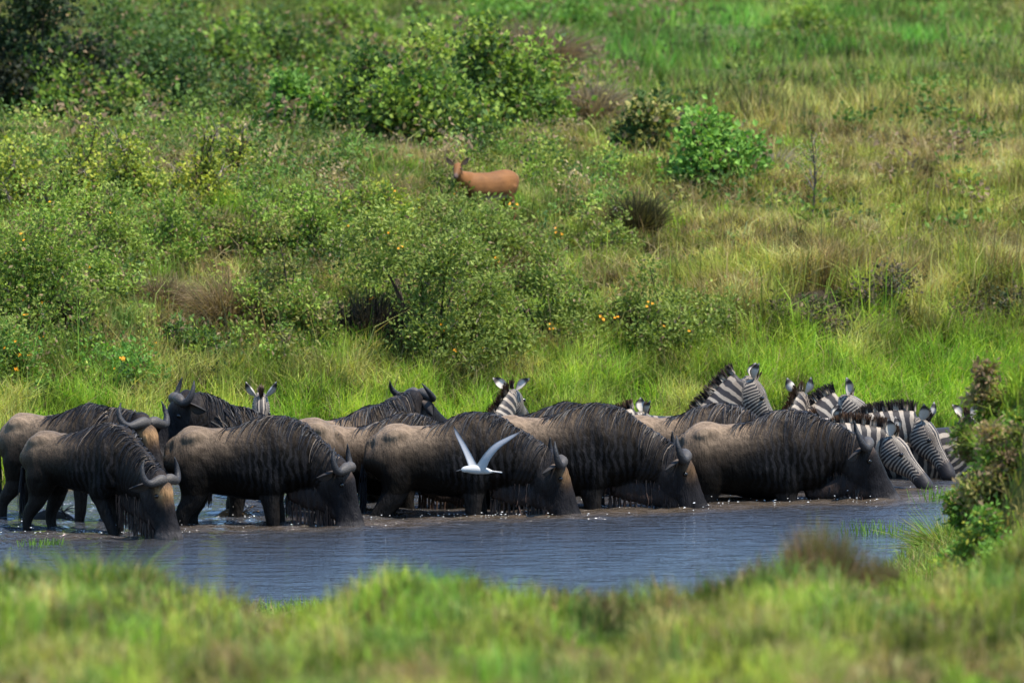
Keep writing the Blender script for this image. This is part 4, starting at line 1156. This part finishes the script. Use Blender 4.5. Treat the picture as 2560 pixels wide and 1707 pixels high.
        tag(hair_obj('mane', PA, rng.uniform(.004, .012, (len(PA), 1)), np.where(rng.random((len(PA), 1)) < .12, np.array([[.09, .068, .05]]), np.array([[.013, .013, .016]])) * rng.uniform(.5, 1.7, (len(PA), 1)), root), kind='stuff')
        # beard under throat and jaw
        if beard > 0:
            nbh = int(620 * beard)
            ti = rng.integers(5, len(neck.c) - 1, nbh)
            roots = neck.c[ti] - neck.u[ti] * neck.b[ti][:, None] * .92 + neck.s[ti] * rng.uniform(-.05, .05, (nbh, 1))
            q = int(nbh * .35); sj = rng.uniform(.05, .42, q)
            q2 = int(nbh * .55); td = rng.integers(0, len(dew.c), q2)
            roots[-q2:] = dew.c[td] - dew.u[td] * dew.b[td][:, None] * .8 + dew.s[td] * rng.uniform(-.03, .03, (q2, 1))
            roots[:q] = P + d * sj[:, None] - up * .155 + sd * rng.uniform(-.05, .05, (q, 1))
            L_ = rng.uniform(.12, .36, nbh) * rng.uniform(.6, 1, nbh)
            t6 = np.linspace(0, 1, 6)[None, :, None]
            dn = np.zeros((nbh, 3)); dn[:, 2] = -1; dn[:, 0] = rng.normal(0, .10, nbh); dn[:, 1] = rng.normal(0, .08, nbh)
            Pb = roots[:, None, :] + dn[:, None, :] * L_[:, None, None] * t6 + rng.normal(size=(nbh, 6, 3)) * .006 * t6
            Pb = lockify(Pb, 7, .7)
            colb = np.where(rng.random((nbh, 1)) < .6, np.array([[.070, .042, .032]]), np.array([[.018, .016, .016]])) * rng.uniform(.7, 1.3, (nbh, 1))
            tag(hair_obj('beard', Pb, rng.uniform(.006, .016, (nbh, 1)), colb, root), kind='stuff')
        # tail tuft
        nt_ = 60; t6 = np.linspace(0, 1, 6)[None, :, None]
        roots = np.stack([rng.normal(-.975, .010, nt_), rng.normal(0, .012, nt_), rng.uniform(.64, .88, nt_)], 1)
        dn = np.stack([rng.normal(-.05, .07, nt_), rng.normal(0, .06, nt_), np.full(nt_, -1.0)], 1)
        Pt = roots[:, None, :] + dn[:, None, :] * rng.uniform(.25, .45, nt_)[:, None, None] * t6
        hair_obj('tail_tuft', Pt, rng.uniform(.008, .018, (nt_, 1)), np.array([.012, .012, .014]) * rng.uniform(.6, 1.6, (nt_, 1)), root)
    return root

def zebra(label, px, wl, yaw, sc=.92, poll=None, poll_dy=0.0, az=None, pitch=40, roll=0, voxel=.0165, mane_brown=.5, ears=((.35, .0), (.35, .0)), ear_face=1.0, detail=True, ear_len=.175, neck_thick=1.0):
    B = Beast('zebra', label, 'zebra', 'zebras standing and drinking in the river', px, wl, yaw, sc, poll, poll_dy)
    root = B.root
    P = B.poll if B.poll is not None else np.array([.55, 0, 1.5])
    az_l = (az if az is not None else yaw) - yaw
    d, sd, up = head_frame(az_l, pitch, roll)
    Yv = np.array([0, 1, 0])
    torso = Loft('torso', [(x_ - .28, 0, (a_ + b_) / 2, w_, (a_ - b_) / 2) for x_, a_, b_, w_ in [
        (-.78, 1.06, .92, .06), (-.73, 1.18, .80, .16), (-.58, 1.265, .68, .245), (-.30, 1.245, .60, .275), (.0, 1.225, .59, .275), (.22, 1.255, .62, .24), (.36, 1.235, .67, .19), (.46, 1.15, .75, .13), (.50, 1.05, .82, .08)]], Yv, 40, 24, 2.2)
    e = P - d * .02 - up * .035
    n0 = np.array([.0, 0, 1.0]); n1 = np.array([.22, 0, 1.06 + .25 * (e[2] - 1.1)])
    bk = unit(e - n0); n2 = e - (.75 * bk + .25 * d) * .20
    cv = bez(n0, n1, n2, e, 9); tt = np.linspace(0, 1, 9)
    rows = [(*cv[i_], neck_thick * np.interp(tt[i_], [0, .4, 1], [.165, .115, .082]), np.interp(tt[i_], [0, .3, .6, 1], [.25, .22, .18, .135])) for i_ in range(9)]
    sides = np.array([Yv * (1 - t_) + sd * t_ for t_ in tt])
    neck = Loft('neck', rows, sides, 28, 20, 2.1)
    HL = .60
    def hp(s_, v_, w_): return P + d * s_ + sd * v_ + up * w_
    head = Loft('head', [(*hp(s_ * HL, 0, o_), a_, b_) for s_, o_, a_, b_ in [
        (-.10, -.02, .045, .05), (-.04, -.012, .075, .092), (.08, -.014, .100, .130), (.25, -.034, .102, .152), (.42, -.026, .080, .122), (.60, -.010, .060, .088),
        (.78, -.008, .062, .080), (.90, -.012, .068, .078), (.97, -.018, .064, .066), (1.0, -.024, .045, .042)]], sd, 32, 18, 2.2)
    lofts = [torso, neck, head]
    def leg(pts): lofts.append(Loft('leg', [(x_ - .28, y_, z_, r_, r_ * 1.15) for x_, y_, z_, r_ in pts], Yv, 22, 12, 2.0))
    for sgn in (1, -1):
        leg([(.27, sgn * .11, .95, .11), (.26, sgn * .13, .76, .085), (.25, sgn * .13, .60, .062), (.26, sgn * .13, .40, .050), (.25, sgn * .13, .24, .034), (.25, sgn * .13, .10, .037), (.28, sgn * .13, .03, .05), (.28, sgn * .13, 0, .054)])
        leg([(-.52, sgn * .11, 1.0, .17), (-.47, sgn * .145, .80, .14), (-.53, sgn * .145, .62, .085), (-.63, sgn * .135, .46, .055), (-.61, sgn * .13, .26, .038), (-.59, sgn * .13, .10, .039), (-.56, sgn * .13, .03, .05), (-.55, sgn * .13, 0, .054)])
    lofts.append(Loft('tail', [(-1.03, 0, 1.10, .03, .03), (-1.10, 0, 1.02, .03, .03), (-1.13, 0, .80, .024, .024), (-1.135, 0, .55, .022, .022)], Yv, 14, 8, 2.0))
    me = fuse('body', lofts, voxel, 5)
    p, k, arc, x, y = classify(me, lofts)
    kinds = np.array([l.kind for l in lofts])[k]
    c = np.tile(np.array([.31, .265, .215]), (len(p), 1)); dark = np.zeros(len(p))
    L0 = neck.arc[-1]
    xx = p[:, 0]; zz = p[:, 2]
    ph = xx / .125
    rear = sstep(-.45, -.85, xx)
    ph = ph + rear * ((zz - 1.0) / .15 * 1.6)
    m_ = kinds == 'neck'; ph[m_] = arc[m_] / .085 + .55 * (y[m_] < 9) * x[m_] ** 2 * 0
    m_ = kinds == 'leg'; lg = m_ & (zz < .72); ph[lg] = zz[lg] / .07
    m_ = kinds == 'head'
    s_ = arc[m_]; w_ = y[m_]; v_ = np.abs(x[m_])
    rad = np.sqrt(((s_ - .56)) ** 2 + (w_ * .10 + .02) ** 2 * 1.5)
    hph = rad / .030 + L0 / .085
    topm = sstep(.55, .85, w_)
    hph = hph * (1 - topm) + (v_ * 2.6 + L0 / .085) * topm
    ph[m_] = hph
    muz = sstep(.49, .53, s_)
    dark[m_] = muz
    nose_b = np.exp(-((s_ - .52) / .035) ** 2) * sstep(.0, .6, w_)
    cc = c[m_]; cc = cc + (np.array([.20, .12, .075]) - cc) * nose_b[:, None] * .7; c[m_] = cc
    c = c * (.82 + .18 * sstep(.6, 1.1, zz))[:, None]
    dk = (kinds == 'tail') & (zz < .75); dark[dk] = 1
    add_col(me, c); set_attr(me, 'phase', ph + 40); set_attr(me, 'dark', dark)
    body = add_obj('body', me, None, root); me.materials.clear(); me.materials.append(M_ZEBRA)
    for i_, sgn in enumerate((1, -1)):
        o_, bk_ = ears[i_]
        dv = sd * sgn * o_ + up * (.62 - bk_ * .5) - d * (.55 + bk_)
        ear(root, hp(-.015, sgn * .055, .075), dv, (d * .9 + sd * sgn * .5) * ear_face, ear_len, .057, [(0, (.32, .28, .24)), (.3, (.40, .36, .31)), (.62, (.44, .40, .35)), (.72, (.03, .025, .025)), (.94, (.025, .02, .02)), (1, (.4, .36, .32))])
        eyeball(body, hp(.19, sgn * .088, .040), .022)
        nc = hp(.56, sgn * .042, .026)
        part_loft('nostril', [(*(nc - d * .018 - up * .004), .004, .003), (*nc, .012, .009), (*(nc + d * .018 - up * .010), .004, .003)], sd, M_SKIN, body, lambda u, v: np.tile(np.array([[.005, .005, .005]]), (len(u), 1)), 7, 8)
    if detail:
        # erect mane from withers to forelock
        nn = 620
        ti = rng.uniform(3, len(neck.c) - 1.01, nn); i0 = ti.astype(int); fr = (ti - i0)[:, None]
        cc = neck.c[i0] * (1 - fr) + neck.c[i0 + 1] * fr; uu = neck.u[i0]; bb = neck.b[i0]; ss = neck.s[i0]
        roots = cc + uu * bb[:, None] * .93 + ss * rng.normal(0, .009, (nn, 1))
        nf = 90
        roots[:nf] = P + up * .095 + d * rng.uniform(-.05, .03, (nf, 1)) + sd * rng.normal(0, .010, (nf, 1)); uu = uu.copy(); uu[:nf] = up * .8 - d * .6
        L_ = rng.uniform(.07, .115, nn) * np.interp(ti, [3, 8, 27], [.55, 1, 1.05]); L_[:nf] = rng.uniform(.06, .10, nf)
        dirs = unit(uu + rng.normal(size=(nn, 3)) * .13 + neck.t[i0] * .12)
        t4 = np.linspace(0, 1, 4)[None, :, None]
        Pm = roots[:, None, :] + dirs[:, None, :] * L_[:, None, None] * t4
        Pm = Pm
        arcv = neck.arc[i0]; tri = np.abs(((arcv / .085) % 1.0) - .5) * 2
        isd = (tri < .55)
        colw = np.where(isd[:, None], np.array([[.018, .014, .013]]), np.array([[.32, .26, .20]]))
        W = unit(np.cross(dirs, rand_dir(nn))) * rng.uniform(.005, .009, (nn, 1))
        v, f, c_ = strips(Pm, W, colw, .35)
        lev = np.tile(np.repeat(np.linspace(0, 1, 4), 2), nn)[:, None]
        tipc = np.array([.075, .038, .020]) * mane_brown + np.array([.015, .013, .013]) * (1 - mane_brown)
        c_ = c_ + (tipc - c_) * sstep(.3, .75, lev)
        tag(add_obj('mane', make_mesh('mane', v, f, c_), M_HAIR, root), kind='stuff')
        nt_ = 30; t6 = np.linspace(0, 1, 5)[None, :, None]
        roots = np.stack([rng.normal(-1.135, .012, nt_), rng.normal(0, .015, nt_), rng.uniform(.56, .72, nt_)], 1)
        dn = np.stack([rng.normal(-.03, .05, nt_), rng.normal(0, .05, nt_), np.full(nt_, -1.0)], 1)
        Pt = roots[:, None, :] + dn[:, None, :] * rng.uniform(.2, .3, nt_)[:, None, None] * t6
        hair_obj('tail_tuft', Pt, rng.uniform(.01, .018, (nt_, 1)), np.array([.014, .012, .012]) * np.ones((nt_, 1)), root)
    return root

# --- wildebeests, left to right
wildebeest('leftmost drinking wildebeest in the front row, tan forehead, muzzle in the water', 272, 1332, -33, .95, tone=.75, lean=.13, lg=.80, poll=(392, 1196), poll_dy=-.42, az=-38, pitch=74, tan_face=1.0, horn=.92, legs=(.0, .25, .1, -.05))
wildebeest('large wildebeest drinking beside the splash, second of the front row', 684, 1312, -3, 1.0, tone=.80, lean=.04, poll=(842, 1166), poll_dy=-.05, az=-16, pitch=76, horn=.85, legs=(.05, -.03, .12, .0))
wildebeest('drinking wildebeest behind the flying white bird', 1190, 1286, 1, 1.03, lean=.05, poll=(1374, 1152), poll_dy=.0, az=6, pitch=72, horn=.8, tan_face=.5, legs=(.08, -.1, .05, -.12))
wildebeest('streak-maned wildebeest drinking in mid river, its back the palest', 1486, 1268, 1, 1.10, poll=(1682, 1140), poll_dy=.05, az=4, pitch=68, horn=.85, tone=1.0, tan_face=.3, legs=(.06, -.08, .1, -.05))
wildebeest('rightmost wildebeest, drinking in deep water in front of the zebras', 1968, 1248, 2, 1.08, poll=(2140, 1112), poll_dy=.05, az=0, pitch=62, horn=.8, tone=1.0)
wildebeest('wildebeest at the left edge with wide horns, its tan face turned to the camera', 228, 1302, -30, 1.0, lean=.10, lg=.80, poll=(352, 1058), poll_dy=-.20, az=-48, pitch=64, tan_face=1.0, horn=1.05, roll=-4, legs=(.1, -.1, .05, -.1))
wildebeest('alert dark wildebeest facing left, head raised behind the large one', 590, 1288, 186, 1.0, poll=(468, 1000), poll_dy=-.12, az=200, pitch=62, horn=.75, ear_up=.1)
wildebeest('alert wildebeest looking away with raised curved horns, behind the others', 945, 1252, 22, 1.0, poll=(1030, 1000), poll_dy=.35, az=48, pitch=38, horn=.85, beard=.4, ear_up=.0)
wildebeest('wildebeest whose dark hump shows left of the one behind the bird', 1016, 1272, 2, .98, poll=(1170, 1150), poll_dy=.10, az=5, pitch=76, horn=.8)
wildebeest('wildebeest hidden up to its back behind the streak-maned one', 1418, 1240, 3, 1.05, poll=(1560, 1130), poll_dy=.1, az=6, pitch=76, horn=.8)
wildebeest('dark-maned wildebeest standing behind the rightmost wildebeest', 1795, 1232, 4, 1.07, poll=(1960, 1120), poll_dy=.1, az=5, pitch=74, horn=.8)

# --- zebras, left to right
zebra('leftmost zebra, small striped face showing over the large wildebeest', 655, 1236, -82, .80, poll=(652, 1000), poll_dy=-.35, az=-86, pitch=62, mane_brown=.9, ears=((.6, .1), (.6, .1)), ear_len=.21)
zebra('zebra seen from behind with both ears up, above the flying bird', 1215, 1218, 42, .86, poll=(1278, 992), poll_dy=.36, az=74, pitch=26, mane_brown=.9, ears=((.95, -.1), (.95, -.1)), ear_face=-1, ear_len=.20)
zebra('brown-maned zebra lowering its head behind the streak-maned wildebeest', 1480, 1205, 12, .84, poll=(1600, 1045), poll_dy=.15, az=25, pitch=50, mane_brown=1.0, ears=((.4, .0), (.6, .1)), ear_face=-1)
zebra('tallest zebra with upright neck, ears highest in the herd', 1745, 1196, 5, .95, poll=(1868, 958), poll_dy=.05, az=6, pitch=58, mane_brown=.35, ears=((.55, -.05), (.35, .0)), ear_face=-1)
zebra('zebra seen from behind with a V of dark-backed ears', 1955, 1185, 55, .90, poll=(2000, 998), poll_dy=.30, az=75, pitch=35, mane_brown=1.0, ears=((.5, -.05), (.3, .0)))
zebra('spiky black-maned zebra looking right, ears upright', 2010, 1178, 4, .95, poll=(2112, 1005), poll_dy=.05, az=-2, pitch=36, mane_brown=.1, ears=((.2, .0), (.25, .0)))
zebra('zebra with a pale ear, half hidden behind the horns of the rightmost wildebeest', 2010, 1215, -5, .90, poll=(2078, 1062), poll_dy=.0, az=5, pitch=60, mane_brown=.9, ears=((.4, .1), (.5, .1)), ear_face=-1)
zebra('nearest drinking zebra, muzzle at the water right of the wildebeests', 2070, 1218, -2, .98, poll=(2222, 1104), poll_dy=-.05, az=-24, pitch=46, mane_brown=.8, ears=((.25, .15), (.3, .1)))
zebra('drinking zebra just behind the nearest one, dark mane', 2140, 1195, 0, .98, poll=(2300, 1062), poll_dy=-.05, az=-28, pitch=56, mane_brown=.2, ears=((.3, .0), (.3, .0)))
zebra('zebra with broad wet body stripes, rump against the near tussock', 2205, 1186, 166, .88, poll=(2125, 1125), poll_dy=.25, az=170, pitch=60, mane_brown=.4)
zebra('rightmost zebra, only brown mane and ears above the striped back', 2470, 1160, 70, .84, poll=(2415, 1058), poll_dy=.25, az=85, pitch=35, mane_brown=1.0, ears=((.6, .0), (.6, .0)), ear_face=-1)

# --- small reddish antelope behind the largest shrub
def antelope():
    y0 = 12.0
    y0 = ground_Y(1222, 585, 6.0); pz = at_y(1222, 585, y0)
    x0 = pz.x; z0 = T(x0, y0)
    root = empty('antelope', (x0, y0, z0), math.radians(214), .86)
    tag(root, 'small reddish antelope looking at the camera from behind the largest shrub', 'antelope')
    Yv = np.array([0, 1, 0])
    torso = Loft('torso', [(x_, 0, (a_ + b_) / 2, w_, (a_ - b_) / 2) for x_, a_, b_, w_ in [(-.40, .64, .50, .05), (-.36, .72, .44, .11), (-.25, .76, .40, .15), (0, .73, .38, .16), (.22, .73, .40, .14), (.32, .68, .44, .10), (.36, .60, .50, .05)]], Yv, 30, 20)
    d, sd, up = head_frame(-100 - 214, 28)
    w = (at_y(1145, 418, y0 - .3) - Vector((x0, y0, z0))) / .86; a = math.radians(-214)
    P = np.array([w.x * math.cos(a) - w.y * math.sin(a), w.x * math.sin(a) + w.y * math.cos(a), w.z])
    cv = bez(np.array([.22, 0, .60]), np.array([.36, 0, .68]), P - np.array([0, 0, .16]), P - up * .02, 7)
    neck = Loft('neck', [(*cv[i_], np.interp(i_, [0, 6], [.09, .045]), np.interp(i_, [0, 6], [.13, .055])) for i_ in range(7)], np.array([Yv * (1 - t_) + sd * t_ for t_ in np.linspace(0, 1, 7)]), 18, 14)
    head = Loft('head', [(*(P + d * s_ + up * o_), a_, b_) for s_, o_, a_, b_ in [(-.05, 0, .03, .035), (0, 0, .055, .06), (.08, -.01, .05, .058), (.16, -.015, .034, .042), (.215, -.018, .028, .03), (.23, -.02, .015, .015)]], sd, 16, 14)
    lofts = [torso, neck, head]
    for sgn in (1, -1):
        lofts.append(Loft('leg', [(.22, sgn * .07, .5, .06, .06), (.21, sgn * .075, .36, .03, .035), (.22, sgn * .075, .2, .02, .02), (.22, sgn * .075, 0, .022, .022)], Yv, 14, 10))
        lofts.append(Loft('leg', [(-.27, sgn * .07, .56, .09, .09), (-.25, sgn * .08, .42, .055, .06), (-.33, sgn * .075, .26, .024, .026), (-.31, sgn * .075, 0, .022, .022)], Yv, 14, 10))
    me = fuse('body', lofts, .014, 4)
    p, k, arc, x, y = classify(me, lofts)
    c = np.tile(np.array([.150, .062, .018]), (len(p), 1)) * (.6 + .8 * fbm(p[:, 0] * 9 + p[:, 1] * 4, p[:, 2] * 9, 17, 3))[:, None] * (1.12 - .35 * sstep(.60, .45, p[:, 2]))[:, None]
    c = c + (np.array([.42, .36, .28]) - c) * (sstep(.47, .40, p[:, 2]) * (k == 0))[:, None]
    kk = k == 2; hs = arc[kk]; c[kk] = c[kk] + (np.array([.08, .05, .04]) - c[kk]) * (sstep(.19, .25, hs))[:, None]
    add_col(me, c); add_obj('body', me, None, root); me.materials.clear(); me.materials.append(M_TAN)
    for sgn in (1, -1):
        ear(root, P + sd * sgn * .045 + up * .035, sd * sgn * .75 + up * .7 - d * .2, d * .9 + sd * sgn * .2, .13, .036, [(0, (.30, .15, .08)), (.5, (.25, .15, .11)), (1, (.10, .06, .05))])
        eyeball(root, P + d * .07 + sd * sgn * .048 + up * .015, .012)
antelope()

# --- tern
def bird():
    p = at_y(1195, 1172, -1.6)
    root = empty('tern', p); tag(root, 'white tern flying low with both wings raised, in front of the wildebeests', 'bird')
    S = .92 / PPM * 78.4 / 80
    white = lambda u, v: np.tile(np.array([[.37, .37, .37]]), (len(u), 1))
    # body lies along x: head left
    part_loft('body', [(q[0] * S, q[1] * S * .5, q[2] * S, q[3] * S, q[4] * S) for q in [(-46, -20, -2, 2, 2), (-40, -18, -1, 7, 7), (-30, -12, 0, 10, 9), (-12, -4, -1, 12, 12), (8, 2, -3, 12, 11), (26, 8, -6, 9, 8), (40, 12, -8, 4, 3), (46, 13, -9, 2, 1.5)]], (0, 1, 0), M_FEATHER, root, white, 22, 14)
    part_loft('bill', [(q[0] * S, q[1] * S * .5, q[2] * S, q[3] * S, q[4] * S) for q in [(-44, -20, -2, 2.4, 2.4), (-52, -23, -3, 1.8, 1.8), (-60, -26, -5, .5, .5)]], (0, 1, 0), M_SKIN, root, lambda u, v: np.tile(np.array([[.02, .02, .02]]), (len(u), 1)), 8, 8)
    for sgn in (-1, 1):
        v = np.array([(34, 6 + sgn * 2, -8), (40, 6 + sgn * 8, -7), (66, 10 + sgn * 14, -11), (62, 12 + sgn * 6, -11)]) * S
        v2 = v + np.array([0, 0, .004]); vv = np.vstack([v, v2])
        ff = np.array([(0, 1, 2, 3), (7, 6, 5, 4), (0, 4, 5, 1), (1, 5, 6, 2), (2, 6, 7, 3), (3, 7, 4, 0)])
        add_obj('tail_feather', make_mesh('tail_feather', vv, ff, white(np.zeros(8), 0)), M_FEATHER, root)
    def wing(path, chord, cdir, grey):
        pth = crom(np.array(path, dtype=float), 18) * S; ch = crom(np.array(chord, dtype=float)[:, None], 18)[:, 0] * S
        m_ = 5; V = []; U = []
        for h_ in (1, -1):
            for i_ in range(18):
                for j in range(m_):
                    q = j / (m_ - 1)
                    cd = np.array(cdir)
                    camber = math.sin(q * math.pi) * ch[i_] * .10
                    nrm = np.cross(cd, unit(np.gradient(pth, axis=0)[i_]))
                    V.append(pth[i_] + cd * ch[i_] * (q - .3) + nrm * (camber + h_ * (.006 * (1 - q) + .001))); U.append(i_ / 17)
        V = np.array(V); F = []
        for h_ in range(2):
            o = h_ * 18 * m_
            for i_ in range(17):
                for j in range(m_ - 1):
                    a_ = o + i_ * m_ + j; q = (a_, a_ + 1, a_ + m_ + 1, a_ + m_); F.append(q if h_ else q[::-1])
        for i_ in range(17):
            for j in (0, m_ - 1):
                a_ = i_ * m_ + j; b_ = 18 * m_ + a_; F.append((a_, a_ + m_, b_ + m_, b_))
        u = np.array(U)
        c = ramp_col(u, [(0, (.36, .36, .36)), (.5, (.27, .28, .31)), (.85, (.18, .19, .22)), (1, (.08, .08, .09))])
        add_obj('wing', make_mesh('wing', V, np.array(F), c * grey, True), M_FEATHER, root)
    wing([(-8, 4, 4), (-20, 26, 28), (-38, 40, 62), (-56, 46, 92), (-66, 46, 112)], [26, 20, 15, 10, 2], unit(np.array([-.75, -.35, -.55])), .9)
    wing([(4, -4, 6), (24, -16, 40), (50, -24, 68), (84, -28, 88), (116, -28, 104)], [30, 23, 19, 12, 2], unit(np.array([.66, -.45, -.60])), 1.0)
bird()

# --- drowned branches and splash in the water
def dead_branch(label, px, py, sc, seed, col=(.03, .026, .024)):
    r_ = np.random.default_rng(seed)
    p = at_z(px, py, 0.0)
    root = empty('dead_branch', (p.x, p.y, 0)); tag(root, label, 'branch')
    cf = lambda u, v: np.tile(np.array([col]), (len(u), 1)) * (.8 + .4 * r_.random((len(u), 1)))
    part_loft('trunk', [(-.22 * sc, 0, -.05, .05 * sc, .05 * sc), (-.08 * sc, .02, .02, .055 * sc, .06 * sc), (.08 * sc, 0, .01, .04 * sc, .04 * sc), (.2 * sc, 0, -.05, .02 * sc, .02 * sc)], (0, 1, 0), M_WOOD, root, cf, 14, 9)
    for q in range(8):
        b0 = np.array([r_.uniform(-.1, .15) * sc, 0, 0]); pts = [b0]; dv = unit(np.array([r_.uniform(.1, 1), r_.normal() * .4, r_.uniform(.15, .8)]))
        for s_ in range(4):
            pts.append(pts[-1] + dv * .06 * sc); dv = unit(dv + r_.normal(size=3) * .5)
        part_loft('twig', [(*pts[i_], .010 * sc * (1 - i_ * .2), .010 * sc * (1 - i_ * .2)) for i_ in range(5)], (.1, 1, .2), M_WOOD, root, cf, 10, 6)
dead_branch('dark forked branch in the water behind the leftmost drinking wildebeest', 140, 1296, 1.0, 3)
dead_branch('muddy brown branch stump in the splash under the large wildebeest', 590, 1290, .8, 5, (.16, .10, .05))

# --- splash drops round the wading legs
def drops():
    n = 520
    legs = [(x_, w_) for x_, w_ in [(90, 1332), (230, 1332), (320, 1330), (440, 1330), (500, 1314), (620, 1305), (690, 1314), (860, 1314), (960, 1288), (1160, 1288), (1230, 1288), (1420, 1286), (1340, 1275), (1480, 1268), (1730, 1268), (1780, 1252), (1960, 1250), (2060, 1250), (2180, 1248), (2300, 1222), (590, 1292), (560, 1290), (240, 1296), (190, 1300)]]
    j = rng.choice(len(legs), n); wgt = rng.random(n)
    base = np.array([list(at_z(a, b, 0.0)) for a, b in legs])[j]
    pos = base + np.stack([rng.normal(0, .16, n), rng.normal(-.02, .12, n), np.abs(rng.normal(0, .012, n))], 1)
    hi = rng.random(n) < .12; pos[hi, 2] += rng.random(hi.sum()) * .09
    r = (rng.uniform(.0012, .005, n) * rng.uniform(.5, 1, n))[:, None]
    o6 = np.array([(2.6, 0, 0), (-2.6, 0, 0), (0, 1, 0), (0, -1, 0), (0, 0, .9), (0, 0, -.9)])
    v = (pos[:, None, :] + o6[None] * r[:, :, None]).reshape(-1, 3)
    f8 = np.array([(0, 2, 4), (2, 1, 4), (1, 3, 4), (3, 0, 4), (2, 0, 5), (1, 2, 5), (3, 1, 5), (0, 3, 5)])
    f = ((np.arange(n) * 6)[:, None, None] + f8[None]).reshape(-1, 3)
    o = add_obj('splash_drops', make_mesh('splash_drops', v, f, np.tile(np.array([[.75, .76, .78]]), (len(v), 1))), M_FEATHER)
    tag(o, 'white splash drops and foam flecks round the wading legs', 'splash', kind='stuff')
drops()
